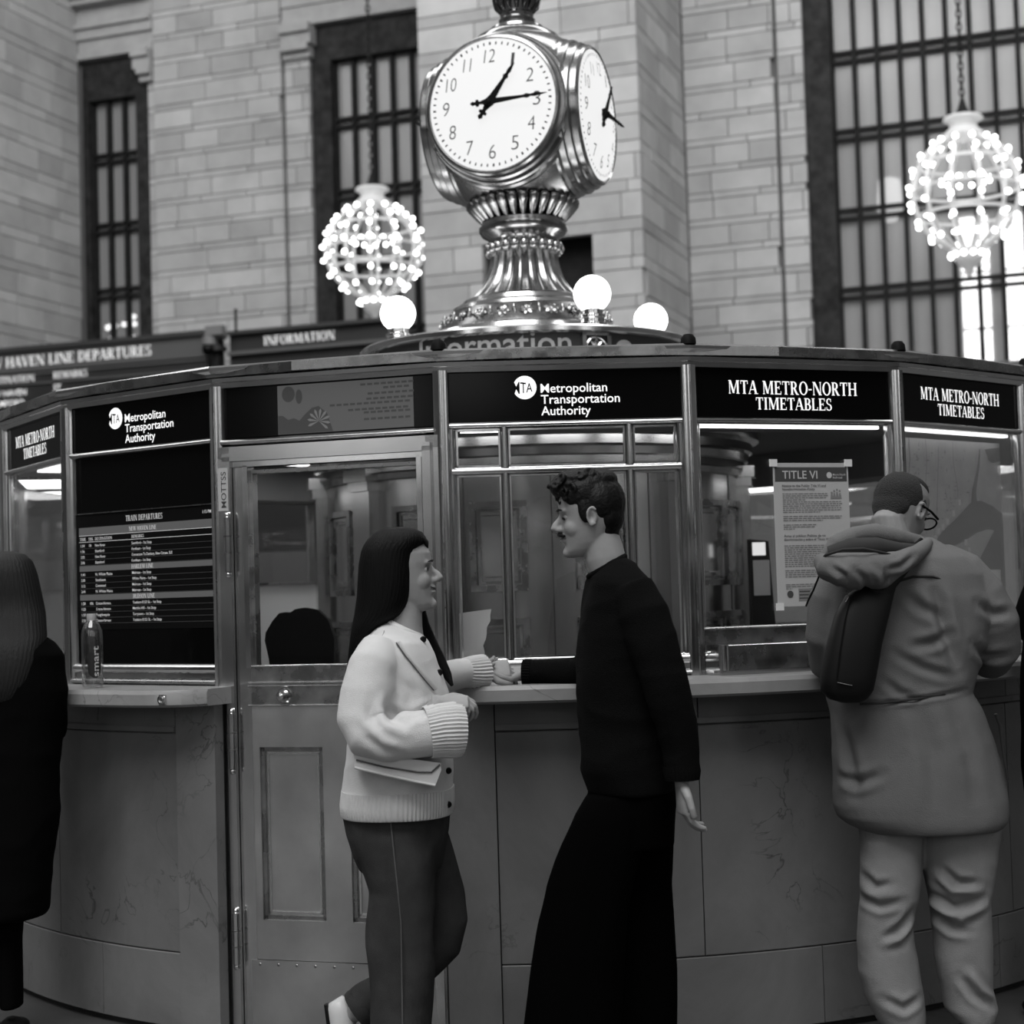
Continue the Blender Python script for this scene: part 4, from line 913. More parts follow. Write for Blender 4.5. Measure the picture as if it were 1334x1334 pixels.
part('upper_rim', MB().lathe([(.34, 2.695), (.335, 2.71), (.315, 2.722), (.29, 2.728), (.285, 2.745), (.262, 2.752), (.25, 2.76)], CB, 72), M['brass'], ck, 40)
# fluted column
NF = 24; pf = [(.25, 2.755), (.232, 2.775), (.21, 2.8), (.19, 2.83), (.175, 2.86), (.163, 2.9), (.156, 2.94), (.155, 2.98), (.15, 3.0)]
Vv = []; n_ = NF * 6
for r0, z0 in pf:
    for i in range(n_):
        a = 2 * PI * i / n_; r1 = r0 * (1 - .075 * (0.5 - 0.5 * math.cos(a * NF)) ** .6); Vv.append(APOS(a, r1, z0))
part('fluted_column', MB().add(Vv, [(j * n_ + i, j * n_ + (i + 1) % n_, (j + 1) * n_ + (i + 1) % n_, (j + 1) * n_ + i) for j in range(len(pf) - 1) for i in range(n_)]), M['clock'], ck, 60)
bl = MB()
for i in range(NF): bl.ball(APOS(2 * PI * i / NF, .163, 2.985), (.021, .021, .03), nu=8, nv=6)
part('bead_ring', bl, M['brass'], ck, 60)
part('collar', MB().lathe([(.15, 2.99), (.155, 3.02), (.165, 3.035), (.19, 3.05), (.203, 3.068), (.203, 3.085), (.19, 3.09), (.188, 3.11), (.17, 3.112), (.14, 3.115)], CB, 64), M['clock'], ck, 40)
part('neck', MB().lathe([(.15, 3.1), (.16, 3.15)], CB, 48), M['blackmatte'], ck, 40)
pt = MB()
for i in range(30):
    a = 2 * PI * i / 30
    pt.tube([APOS(a, .185, 3.118), APOS(a, .205, 3.14), APOS(a, .228, 3.168), APOS(a, .246, 3.192), APOS(a, .25, 3.202)], [(.012, .012), (.018, .015), (.022, .017), (.024, .018), (.012, .01)], 8)
part('petal_ring', pt, M['clock'], ck, 60)
RK = .43
sb = MB(); nu, nv = 72, 40
for j in range(nv + 1):
    t_ = PI * j / nv
    for i in range(nu):
        a = 2 * PI * i / nu; sb.v.append(tuple(CB + Vector((RK * math.sin(t_) * math.sin(a), -RK * math.sin(t_) * math.cos(a), ZK + RK * math.cos(t_)))))
for q_ in range(len(sb.v)):
    p = Vector(sb.v[q_]) - CB - Z * ZK
    for f_ in range(4):
        ph = math.radians(-19.6 + 90 * f_); nd = Vector((math.sin(ph), -math.cos(ph), 0)); e = p.dot(nd)
        if e > .32: p = p - nd * (e - .32)
    sb.v[q_] = tuple(p + CB + Z * ZK)
sb.f = [(j * nu + i, (j + 1) * nu + i, (j + 1) * nu + (i + 1) % nu, j * nu + (i + 1) % nu) for j in range(nv) for i in range(nu)]
part('ball_case', sb, mat('clock_case_brass', .36, .24, 1., var=.35, vscale=5, rvar=.08), ck, 60)
part('finial', MB().lathe([(.2, ZK + .375), (.19, ZK + .4), (.15, ZK + .425), (.13, ZK + .43), (.125, ZK + .445), (.1, ZK + .452), (.08, ZK + .47), (.085, ZK + .485), (.075, ZK + .495), (.078, ZK + .51), (.07, ZK + .52), (.085, ZK + .55), (.095, ZK + .59), (.07, ZK + .66), (.03, ZK + .71), (0, ZK + .73)], CB, 40), M['clock'], ck, 40)
fl = MB()
for i in range(14): fl.tube([APOS(2 * PI * i / 14, q[0], ZK + q[1]) for q in ((.075, .525), (.094, .55), (.103, .59), (.08, .65))], [.008, .013, .013, .006], 6)
part('finial_leaves', fl, M['clock_dark'], ck, 60)
DF = .375
for f_ in range(4):
    ph = math.radians(-19.6 + 90 * f_); nd = Vector((math.sin(ph), -math.cos(ph), 0)); td = Vector((math.cos(ph), math.sin(ph), 0)); c = CB + Z * ZK
    bz = part('bezel', MB().lathe([(.356, .22), (.352, .258), (.343, .27), (.343, .296), (.336, .302), (.328, .302), (.328, .33), (.32, .337), (.313, .337), (.313, .362), (.306, .372), (.298, .374), (.29, .364)], c, 72, axis=(td, Z, nd)), M['clock'], ck, 20)
    dl = part('dial', MB().lathe([(r_, DF + .02 - .3 * r_ * r_) for r_ in (0, .05, .1, .15, .2, .25, .292)], c, 56, axis=(td, Z, nd)), M['dial'], bz, 60)
    nm = MB()
    def dome(x, y): return DF + .0212 - .3 * (x * x + y * y)
    for k in range(1, 13):
        a = math.radians(90 - 30 * k); v, f, w = sans('%d ' % k, .062, (.032 if k < 10 else .05) if k not in (1, 11) else (.014 if k == 1 else .036)); cx_, cy_ = .212 * math.cos(a) - w / 2, .212 * math.sin(a) - .031
        nm.add([c + td * (cx_ + p[0] + .1 * (p[1] - .031)) + Z * (cy_ + p[1]) + nd * (dome(cx_ + p[0], cy_ + p[1]) + .001) for p in v], f)
    part('numerals', nm, M['print'], dl)['kind'] = 'stuff'
    mk = MB()
    for k in range(60):
        a = math.radians(6 * k); e = td * math.cos(a) + Z * math.sin(a); s_ = -td * math.sin(a) + Z * math.cos(a); q = c + e * .27 + nd * (DF + .0005)
        hh = .0035 if k % 5 else .0048
        mk.add([q - e * .007 - s_ * hh * .6, q + e * .006 - s_ * hh, q + e * .006 + s_ * hh, q - e * .007 + s_ * hh], [(0, 1, 2, 3)])
    part('minute_marks', mk, M['print'], dl)['kind'] = 'stuff'
    def hand(ang, L, nm_, wd, dz):
        a = math.radians(90 - ang); e = td * math.cos(a) + Z * math.sin(a); s_ = -td * math.sin(a) + Z * math.cos(a)
        pr = [(-.085, 0), (-.075, .01), (-.06, .006), (-.058, .016), (-.048, .017), (-.042, .006), (-.02, .012), (0, .02), (.03, .013), (L * .6, .006), (L * .66, .011), (L * .72, .005), (L * .8, .008), (L, .001)]
        pts = [(x, y * wd) for x, y in pr] + [(x, -y * wd) for x, y in pr[::-1] if y > 0.0005]
        return part(nm_, MB().prism(pts, c + nd * (DF + dz), e, s_, nd, 0, .006), M['blackmatte'], dl)
    hand(88.5, .268, 'minute_hand', .9, .04); hand(37, .2, 'hour_hand', 1.15, .03)
    part('hand_boss', MB().lathe([(0, DF + .055), (.012, DF + .052), (.016, DF + .02)], c, 16, axis=(td, Z, nd)), M['blackmatte'], dl, 40)

# ---- water bottle on the left counter
bp = APOS(math.radians(-38.75), 2.45, ZC + .001)
bt = thing('water_bottle', 'clear plastic water bottle with dark label on the left counter', 'bottle', tuple(bp))
part('bottle_body', MB().lathe([(0, .004), (.02, .0), (.032, .002), (.036, .012), (.0365, .1), (.0365, .175), (.034, .195), (.026, .215), (.017, .228), (.014, .232), (.014, .24)], bp, 32), glassmat('bottle_plastic', .9, .08, .05, body=(.3, .05)), bt, 50)
part('water', MB().lathe([(0, .006), (.03, .006), (.0345, .016), (.0345, .145), (0, .145)], bp, 32), glassmat('water_clear', .85, .04, .02), bt, 50)
part('cap', MB().lathe([(.015, .228), (.0165, .229), (.0165, .25), (.015, .252), (0, .252)], bp, 24), mat('cap_grey', .3, .5), bt, 40)
cd_ = Vector((-bp.x, -bp.y, 0)).normalized(); ct = Vector((-cd_.y, cd_.x, 0)); ct = ct if ct.x > 0 else -ct
def onb(x, z, r=.037):      # x: arc position around the bottle facing the camera
    a = x / r; return bp + cd_ * (r * math.cos(a)) + ct * (r * math.sin(a)) + Z * z
lbm = MB(); rows = 10
for zi in range(rows + 1):
    z = .035 + .085 * zi / rows; w = .03 * (math.sqrt(max(0, 1 - ((.065 - z) / .031) ** 2)) if z < .065 else 1)
    for xi in range(9): lbm.v.append(tuple(onb(.008 + w * (xi / 4 - 1) * .8, z)))
lbm.f = [(a * 9 + b, a * 9 + b + 1, (a + 1) * 9 + b + 1, (a + 1) * 9 + b) for a in range(rows) for b in range(8)]
part('label', lbm, mat('bottle_label', .012, .4), bt, 60)
v, f, w = sans('smart', .022, .102)
part('label_lettering', MB().add([onb(.022 - p[1], .04 + p[0], .0376) for p in v], f), mat('label_white', .5, .5), bt)

# ================================================================== people
def remesh(name, mb, voxel, smooth, mat_, parent, fn=None, label=None):
    """union of overlapping closed shells as one continuous skin"""
    me = mb.mesh('tmp'); o = bpy.data.objects.new('tmp', me); COL.objects.link(o)
    r = o.modifiers.new('r', 'REMESH'); r.mode = 'VOXEL'; r.voxel_size = voxel
    s = o.modifiers.new('s', 'SMOOTH'); s.factor = .5; s.iterations = smooth
    dg = bpy.context.evaluated_depsgraph_get()
    m2 = bpy.data.meshes.new_from_object(o.evaluated_get(dg)); m2.name = name
    bpy.data.objects.remove(o); bpy.data.meshes.remove(me)
    if fn:
        co = np.empty(len(m2.vertices) * 3); m2.vertices.foreach_get('co', co); co = co.reshape(-1, 3)
        no = np.empty(len(m2.vertices) * 3); m2.vertices.foreach_get('normal', no); no = no.reshape(-1, 3)
        co = fn(co, no); m2.vertices.foreach_set('co', co.ravel()); m2.update()
    m2.materials.clear(); m2.materials.append(mat_)
    m2.polygons.foreach_set('use_smooth', [True] * len(m2.polygons))
    return link(name, m2, parent, label=label)
def nz(co, sc, seed=0.):
    return np.array([noise.noise(Vector((p[0] * sc[0] + seed, p[1] * sc[1], p[2] * sc[2]))) for p in co])
def folds(amp, sc, amp2=0, sc2=(1, 1, 1), seed=0., cre=()):
    """soft noise folds plus drawn creases: (amount, width, polyline in pixels at a depth)"""
    def fn(co, no):
        d = nz(co, sc, seed) * amp
        if amp2: d = d + (1 - 2 * np.abs(nz(co, sc2, seed + 7))) * amp2
        for am, wd, yd, pl in cre:
            P = [at(u, v, yd) for u, v in pl]; best = np.full(len(co), 9.); tt = np.zeros(len(co)); ns = len(P) - 1
            for si, (A, B) in enumerate(zip(P, P[1:])):
                a = np.array((A.x, A.z)); ab = np.array((B.x, B.z)) - a; X = co[:, (0, 2)]
                t = np.clip(((X - a) @ ab) / (ab @ ab), 0, 1); dd = np.linalg.norm(X - a - t[:, None] * ab, axis=1); k = dd < best; best = np.where(k, dd, best); tt = np.where(k, (si + t) / ns, tt)
            fa = np.clip((yd + .12 - co[:, 1]) / .05, 0, 1)        # only the side turned to this depth
            d = d + am * (np.exp(-(best / wd) ** 2) - .5 * np.exp(-((best - 2 * wd) / wd) ** 2)) * fa * np.sin(PI * np.clip(tt, .03, .97)) ** .7
        return co + no * d[:, None]
    return fn
def slices(mb, rows, y0, n=28, p=2.4, rip=0, cnt=40):
    """horizontal superellipse rings; row = (v, uLeft, uRight, half depth[, depth shift])"""
    P = []
    for row in rows:
        v, a, b, ry = row[:4]; dy = row[4] if len(row) > 4 else 0
        A, B = at(a, v, y0 + dy), at(b, v, y0 + dy); c = (A + B) / 2; rx = (B.x - A.x) / 2
        for k in range(n):
            t = 2 * PI * k / n; ct, st = math.cos(t), math.sin(t)
            q = 1 + (rip * math.cos(t * cnt) / max(rx, .01) if rip else 0)
            P.append(Vector((c.x + rx * q * math.copysign(abs(ct) ** (2 / p), ct), c.y + ry * q * math.copysign(abs(st) ** (2 / p), st), c.z)))
    m = len(rows)
    Fc = [(i * n + k, i * n + (k + 1) % n, (i + 1) * n + (k + 1) % n, (i + 1) * n + k) for i in range(m - 1) for k in range(n)] + [tuple(range(n)), tuple(range((m - 1) * n, m * n))]
    return mb.add(P, Fc)
def inset(rows, k):     # slimmer copy of slice rows, for the body under the clothes
    return [(r[0], (r[1] + r[2]) / 2 - (r[2] - r[1]) / 2 * k, (r[1] + r[2]) / 2 + (r[2] - r[1]) / 2 * k, r[3] * k) + tuple(r[4:]) for r in rows]
def near(rows, u, v, y0, p=2.4, lift=.003):
    """point of the camera-side surface of slice rows at pixel u, v"""
    for r0, r1 in zip(rows, rows[1:]):
        if r0[0] <= v <= r1[0]:
            k = (v - r0[0]) / (r1[0] - r0[0]); L = [r0[i] * (1 - k) + r1[i] * k for i in range(4)]
            dy = ((r0[4] if len(r0) > 4 else 0) * (1 - k) + (r1[4] if len(r1) > 4 else 0) * k)
            q = min(.98, abs(u - (L[1] + L[2]) / 2) / ((L[2] - L[1]) / 2)); d = L[3] * (1 - q ** p) ** (1 / p)
            return at(u, v, y0 + dy - d - lift)
    return at(u, v, y0)
def limb(mb, pts, n=26):
    """pts: (u, v, depth, radius or (r_side, r_up))"""
    return mb.tube([at(a, b, c) for a, b, c, r in pts], [r for a, b, c, r in pts], n)
def spline(pts, k=4):
    out = []
    for i in range(len(pts) - 1):
        p0, p1, p2, p3 = pts[max(i - 1, 0)], pts[i], pts[i + 1], pts[min(i + 2, len(pts) - 1)]
        for j in range(k):
            t = j / k
            out.append(tuple(.5 * (2 * b + (c - a) * t + (2 * a - 5 * b + 4 * c - d) * t * t + (3 * b - a - 3 * c + d) * t ** 3) for a, b, c, d in zip(p0, p1, p2, p3)))
    return out + [tuple(pts[-1])]
HEAD = [(-.004, .062, .03, .016), (.004, .075, .015, .028), (.016, .082, -.005, .04), (.034, .078, -.03, .05), (.055, .081, -.052, .057), (.075, .082, -.068, .063), (.095, .08, -.082, .068), (.115, .079, -.09, .072),
        (.135, .084, -.095, .0745), (.16, .083, -.097, .0755), (.185, .071, -.09, .068), (.203, .048, -.072, .053), (.216, .02, -.045, .032), (.221, 0, -.025, .014)]
def head_frame(chin, yaw, tilt, sc=1.0, roll=0.):
    """chin: world point of the chin bottom; yaw: facing angle from +x; tilt>0 looks down"""
    Rm = Matrix.Rotation(yaw, 4, 'Z') @ Matrix.Rotation(tilt, 4, 'Y') @ Matrix.Rotation(roll, 4, 'X')
    return Matrix.Translation(chin) @ Rm @ Matrix.Diagonal((sc, sc, sc, 1)) @ Matrix.Translation((-.07, 0, 0))
def head(mb, T, nose=1.0, male=False, ear=True):
    hb = MB(); n = 32
    for z, xf, xb, w in HEAD:
        xc = -.018 if z > .09 else -.018 + (.09 - z) * .3
        xc = min(max(xc, xb + .01), xf - .01)
        for k in range(n):
            t = 2 * PI * k / n; c, s = math.cos(t), math.sin(t); ex = 2 / 2.25
            cx_ = math.copysign(abs(c) ** ex, c) * ((xf - xc) if c > 0 else (xc - xb)); hb.v.append((xc + cx_, w * math.copysign(abs(s) ** ex, s), z))
    m = len(HEAD)
    hb.f = [(i * n + k, i * n + (k + 1) % n, (i + 1) * n + (k + 1) % n, (i + 1) * n + k) for i in range(m - 1) for k in range(n)] + [tuple(range(n)), tuple(range((m - 1) * n, m * n))]
    Vx = Vector
    hb.tube([Vx((.074, 0, .124)), Vx((.083, 0, .108)), Vx((.09 + .005 * nose, 0, .095)), Vx((.091 + .008 * nose, 0, .086)), Vx((.088 + .006 * nose, 0, .076))], [.0075, .009, .0115, .0138, .009], 12)
    for s in (-1, 1):
        hb.ball((.087, s * .0115, .08), (.011, .0085, .0085), nu=10, nv=8)                       # nostril wing
        hb.ball((.046, s * .028, .082), (.031, .028, .032), nu=14, nv=10)                           # cheek
        hb.ball((.067, s * .027, .131), (.014, .022, .0075), nu=12, nv=8)                          # brow ridge
        if not ear: continue
        hb.ball((-.006, s * .073, .104), (.014, .007, .023), nu=12, nv=10)                          # ear
        hb.tube([Vx((-.006 + .015 * math.cos(a), s * (.079 + .003 * math.sin(a)), .105 + .024 * math.sin(a))) for a in [2.5 - k * .42 for k in range(12)]], .0042, 7)
        hb.ball((.0, s * .076, .082), (.007, .006, .007), nu=8, nv=6)
    hb.ball((.081, 0, .0615), (.009, .022, .0058), nu=14, nv=8).ball((.08, 0, .0475), (.009, .02, .0068), nu=14, nv=8)
    hb.ball((.07, 0, .014), (.018, .02, .017), nu=12, nv=8)
    mb.add([T @ Vector(p) for p in hb.v], hb.f); return mb
def face_fn(T):
    Ti = np.array(T.inverted()); Tm = np.array(T)
    def fn(co, no):
        L = co @ Ti[:3, :3].T + Ti[:3, 3]
        for s in (-1, 1):
            d = np.sqrt(((L - np.array([.082, s * .031, .1135])) ** 2 / np.array([.03, .019, .012]) ** 2).sum(1)); w = np.clip(1 - d, 0, 1) ** 1.3
            L[:, 0] -= .0075 * w
        for s in (-1, 1):
            d = np.sqrt(((L - np.array([-.003, s * .081, .102])) ** 2 / np.array([.0095, .02, .015]) ** 2).sum(1)); L[:, 1] -= s * .008 * np.clip(1 - d, 0, 1)
        d = np.abs(L[:, 2] - .0545); w = np.clip(1 - d / .0028, 0, 1) * (np.abs(L[:, 1]) < .024) * (L[:, 0] > .06); L[:, 0] -= .005 * w
        return L @ Tm[:3, :3].T + Tm[:3, 3]
    return fn
def facial(root, T, Hm, smile=.006, lid=.55, brow=1.0, mous=False, closed=None):
    """eyes, brows, mouth line: small separate pieces; side: which half is drawn as well as the other"""
    def W(p): return T @ Vector(p)
    for s in (-1, 1):
        e = part('eye', MB().ball(W((.062, s * .031, .1125)), .0115, nu=14, nv=10), closed or M['eye_white'], root, 60)
        if not closed: part('iris', MB().ball(W((.0685, s * .0325, .1125)), (.0062, .0062, .0062), nu=10, nv=8), M['print'], e, 60)
        lid_ = MB()
        for dz, rr in ((lid, .0022), (lid + .3, .0016)):
            lid_.tube([W((.0765 - .22 * abs(q) - q * q * 8, s * (.031 + q), .1125 + .0115 * dz - q * q * 18)) for q in (-.014, -.009, -.004, 0, .004, .009, .014)], rr, 6)
        part('eyelid', lid_, Hm if lid < .3 else M['lash'], root, 60)
        part('eyebrow', MB().tube([W((.0875 - .001 - max(0, q) * .55, s * (.03 + q), .1335 + .004 * math.sin(2.2 + q * 60) * .8)) for q in (-.02, -.012, -.004, .004, .012, .02)], [.0014 * brow, .0026 * brow, .003 * brow, .003 * brow, .0024 * brow, .0012 * brow], 6), Hm, root, 60)
    part('mouth_line', MB().tube([W((.0885 - q * q * 20, q, .0545 + smile * (abs(q) / .026) ** 2)) for q in [-.026 + .0052 * k for k in range(11)]], .0014, 6), M['lash'], root, 60)
    if mous:
        part('moustache', MB().tube([W((.0905 - q * q * 15, q, .068 - abs(q) * .22)) for q in [-.03 + .006 * k for k in range(11)]], [(.003, .002), (.005, .004), (.0065, .0055), (.0072, .006), (.0072, .006), (.006, .005), (.0072, .006), (.0072, .006), (.0065, .0055), (.005, .004), (.003, .002)], 8), Hm, root, 60)
def hand(mb, wrist, d, pn, side, curl=(.5, .6, .6, .6), thumb=.5, sc=1.0, spread=.06):
    """wrist point, pointing direction d, palm normal pn, side=+1 if the thumb lies on d x pn"""
    d = Vector(d).normalized(); pn = Vector(pn); pn = (pn - d * pn.dot(d)).normalized(); x = d.cross(pn) * side
    w = Vector(wrist)
    mb.tube([w - d * .03 * sc, w, w + d * .03 * sc, w + d * .065 * sc, w + d * .09 * sc], [(.02 * sc, .026 * sc), (.019 * sc, .027 * sc), (.016 * sc, .036 * sc), (.0145 * sc, .041 * sc), (.012 * sc, .038 * sc)], 14, up=x)
    for i, (off, L, r) in enumerate(((.029, .075, .0088), (.0105, .084, .009), (-.0085, .078, .0086), (-.027, .06, .0076))):
        c = curl[i]; b = w + d * (.082 - .004 * abs(i - 1)) * sc + x * off * sc; dd = (d + x * spread * (1.2 - i)).normalized(); ang = 0; pts = [b - dd * .02 * sc, b]; rr = [r * sc, r * sc * 1.08]
        for k, fr in enumerate((.45, .3, .25)):
            ang += c * (1.0, 1.15, .8)[k]
            q = dd * math.cos(ang) + pn * math.sin(ang); pts.append(pts[-1] + q * L * fr * sc); rr.append(r * sc * (1.0, .95, .78)[k])
        pts.append(pts[-1] + (pts[-1] - pts[-2]).normalized() * .004 * sc); rr.append(r * .45 * sc)
        mb.tube(pts, rr, 10)
    t0 = w + d * .018 * sc + x * .022 * sc; td = (d * .75 + x * .75 + pn * .25 * thumb).normalized(); t1 = t0 + td * .035 * sc; t2 = t1 + (d * .95 + x * (.35 - .4 * thumb) + pn * .5 * thumb).normalized() * .03 * sc; t3 = t2 + (d * .9 + x * (.1 - .5 * thumb) + pn * .6 * thumb).normalized() * .025 * sc
    mb.tube([t0 - td * .01 * sc, t0, t1, t2, t3, t3 + (t3 - t2) * .12], [.012 * sc, .0145 * sc, .0115 * sc, .0105 * sc, .0085 * sc, .004 * sc], 10)
    return mb
def flute(mb, path, rad, n=96, cnt=34, amp=.0022, wave=0):
    """ribbed open tube (a knitted cuff): path points, radii (side, up)"""
    P = []; m = len(path)
    for i in range(m):
        t = (path[min(i + 1, m - 1)] - path[max(i - 1, 0)]).normalized(); s = t.cross(Z).normalized(); u = s.cross(t)
        ra, rb = rad[i]
        for k in range(n):
            a = 2 * PI * k / n; q = amp * math.cos(a * cnt)
            P.append(path[i] + s * ((ra + q) * math.cos(a)) + u * ((rb + q) * math.sin(a)))
    return mb.add(P, [(i * n + k, i * n + (k + 1) % n, (i + 1) * n + (k + 1) % n, (i + 1) * n + k) for i in range(m - 1) for k in range(n)])
def disc_at(mb, c, r, th=.004, nrm=Vector((0, -1, 0))):
    X = nrm.cross(Z).normalized(); return mb.lathe([(0, th), (r * .8, th), (r, th * .5), (r, 0)], c, 14, axis=(X, X.cross(nrm) * -1, nrm))
def shoe(mb, heel, toe, up, w=.045, h=.06):
    heel, toe = Vector(heel), Vector(toe); d = (toe - heel); L = d.length; d.normalize(); up = Vector(up)
    return mb.tube([heel + d * L * q + up * hh for q, hh in ((-.02, .03), (.05, .035), (.2, .04), (.45, .038), (.7, .03), (.9, .025), (1.0, .022))], [(.02, .025), (.034, .035), (.038, .042), (.04, .04), (w, .03), (.036, .024), (.015, .012)], 16, up=up)
M['eye_white'] = mat('eye_white', .4, .3); M['lash'] = mat('lash_dark', .03, .7)
M['skin_w'] = mat('skin_woman', .30, .5, var=.05, vscale=30, spec=.35); M['skin_m'] = mat('skin_man', .29, .5, var=.06, vscale=30, spec=.35); M['skin_p'] = mat('skin_neck', .24, .55, var=.06, vscale=30)
M['hair_black'] = mat('hair_black', .004, .5, spec=.12, bump=.35, bscale=40, stretch=(9, 9, .3)); M['hair_dark'] = mat('hair_dark', .006, .45, spec=.17, bump=.4, bscale=90); M['hair_short'] = mat('hair_cropped', .016, .75, bump=1., bscale=260)
M['knit'] = mat('pale_knit', .62, .9, var=.05, vscale=18, bump=.35, bscale=420, sheen=.2); M['denim'] = mat('grey_denim', .042, .9, spec=.15, var=.3, vscale=9, bump=.3, bscale=500); M['stitch'] = mat('denim_stitch', .09, .8)
M['black_knit'] = mat('black_knit', .0045, .95, spec=.06, bump=.5, bscale=350); M['black_cloth'] = mat('black_cloth', .0012, .95, spec=.03); M['coat'] = mat('black_wool', .0025, .95, spec=.05)
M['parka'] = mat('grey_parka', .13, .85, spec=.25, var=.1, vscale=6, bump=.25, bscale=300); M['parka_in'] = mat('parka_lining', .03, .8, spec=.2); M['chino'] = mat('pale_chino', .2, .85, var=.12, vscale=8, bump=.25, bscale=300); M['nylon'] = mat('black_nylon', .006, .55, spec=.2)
M['leather_white'] = mat('white_leather', .6, .35, spec=.5)

# ------------------------------------------------------------------ woman in the pale cardigan
YW = 4.87
wr = thing('person', 'woman in a pale knit cardigan and jeans facing left to right, long black hair', 'person', (at(520, 1400, YW).x, YW, 0))
wr['label'] = 'long-haired woman in a pale buttoned cardigan and jeans, smiling at the man'
TW = head_frame(at(562, 793, YW - .0), 0, -.07, 1.0)
SW = [(811, 500, 514, .05), (817, 490, 529, .1), (826, 480, 547, .145), (836, 472, 557, .17), (850, 466, 564, .18), (880, 459, 576, .185), (905, 455, 585, .18), (940, 454, 589, .178), (980, 451, 590, .178), (1020, 447, 590, .182), (1046, 445, 590, .186), (1058, 446, 589, .184)]
armN = [(496, 842, 4.74, .055), (486, 866, 4.70, .066), (477, 905, 4.675, .07), (473, 938, 4.66, .07), (480, 957, 4.645, .066), (505, 962, 4.63, .062), (540, 957, 4.635, .062), (570, 952, 4.65, .066)]
armF = [(530, 850, 5.0, .055), (548, 872, 5.06, .055), (572, 884, 5.13, .05), (598, 878, 5.2, .044), (618, 876, 5.24, .042)]
PEL = [(1040, 448, 582, .155), (1060, 448, 584, .16), (1085, 452, 583, .16), (1110, 460, 578, .15), (1130, 470, 572, .12)]
LEGN = [(1060, 452, 568, .085, -.07), (1090, 460, 568, .092, -.07), (1120, 470, 568, .092, -.07), (1160, 481, 566, .09, -.07), (1200, 478, 564, .088, -.07), (1230, 477, 566, .088, -.07), (1260, 481, 568, .088, -.07), (1300, 484, 565, .088, -.07), (1340, 485, 561, .09, -.07), (1400, 487, 558, .092, -.07)]
legF = [(540, 1075, 4.95, .085), (556, 1120, 4.96, .084), (572, 1165, 4.97, .075), (581, 1200, 4.97, .062), (576, 1228, 4.98, .058), (548, 1255, 5.0, .056), (512, 1284, 5.02, .055), (480, 1305, 5.03, .056), (470, 1312, 5.03, .056)]
# body: one continuous skin under the clothes
b = MB(); head(b, TW, 1.1, ear=False)
limb(b, [(530, 772, YW, .046), (528, 795, YW, .048), (525, 815, YW, .056), (522, 840, YW, .07)])
slices(b, inset(SW[2:], .74), YW); slices(b, inset(PEL, .72), YW); slices(b, inset(LEGN, .6), YW)
limb(b, [(a, c, d, r * .6) for a, c, d, r in armN]); limb(b, [(a, c, d, r * .6) for a, c, d, r in armF]); limb(b, [(a, c, d, r * .62) for a, c, d, r in legF])
limb(b, [(550, 950, 4.64, .03), (565, 925, 4.655, .026), (575, 914, 4.66, .024)])
hand(b, at(574, 914, 4.66), Vector((.93, .05, -.05)), Vector((-.1, .45, -.88)), 1, (.55, .62, .72, .85), .5, .84)
limb(b, [(612, 877, 5.23, .028), (628, 874, 5.26, .025)])
hand(b, at(630, 874, 5.262), Vector((.95, .12, .05)), Vector((.1, .75, -.62)), -1, (.65, .7, .75, .8), .6, .9)
limb(b, [(472, 1310, 5.03, .035), (455, 1322, 5.035, .03), (445, 1335, 5.035, .03)]); limb(b, [(522, 1385, YW - .07, .04), (522, 1408, YW - .07, .035)])
remesh('body', b, .0034, 5, M['skin_w'], wr, face_fn(TW))
facial(wr, TW, M['hair_black'], .008, .5, .8)
# cardigan
c = MB(); slices(c, SW, YW, 36); limb(c, armN, 20); limb(c, armF, 18)
remesh('cardigan', c, .006, 6, M['knit'], wr, folds(.004, (9, 9, 7), .002, (6, 6, 16), 0, [(-.012, .012, 4.66, ((511, 905), (505, 920), (512, 932), (530, 940))), (.008, .012, 4.66, ((500, 912), (494, 930), (505, 945), (530, 952))), (-.007, .012, 4.66, ((476, 955), (500, 972), (525, 982))), (.006, .012, 4.66, ((470, 930), (490, 948), (510, 968))), (-.006, .015, 4.7, ((515, 880), (535, 900), (540, 925))), (-.006, .01, 4.7, ((530, 935), (555, 925), (575, 918)))]))
ca = [at(556, 954, 4.642), at(572, 951, 4.65), at(588, 950, 4.66), at(600, 950, 4.668)]
part('sleeve_cuff', flute(MB(), ca, [(.068, .069), (.074, .074), (.078, .077), (.074, .073)], 160, 44), M['knit'], wr, 60)
ca = [at(605, 876, 5.215), at(618, 876, 5.24), at(630, 875, 5.26)]
part('sleeve_cuff', flute(MB(), ca, [(.044, .043), (.05, .05), (.052, .052)], 120, 30), M['knit'], wr, 60)
hm = [(1026, 446, 591.5, .188), (1044, 444, 592, .19), (1058, 445, 591, .189), (1060, 447, 589, .186)]
part('hem_rib', slices(MB(), hm, YW, 400, 2.4, .0016, 90), M['knit'], wr, 60)
cb = MB(); ring = []
for k in range(29):
    t = 2 * PI * k / 28; q = at(526 + 21 * math.cos(t), 820 + 10 * math.cos(t), YW); ring.append(Vector((q.x, YW + .075 * math.sin(t), q.z)))
part('collar', cb.tube(ring, (.012) if False else [.012] * 29, 10, cap=False), M['knit'], wr, 60)
pk = [near(SW, u, v, YW, lift=.004) for u, v in ((519, 836), (530, 852), (543, 868), (556, 884), (568, 898))]
part('placket_edge', MB().tube(pk, [(.0035, .006)] * 5, 8), M['knit'], wr, 60)
part('placket_shadow', MB().tube([p + Vector((-.006, .0, -.002)) for p in pk], .0022, 6), M['stitch'], wr, 60)
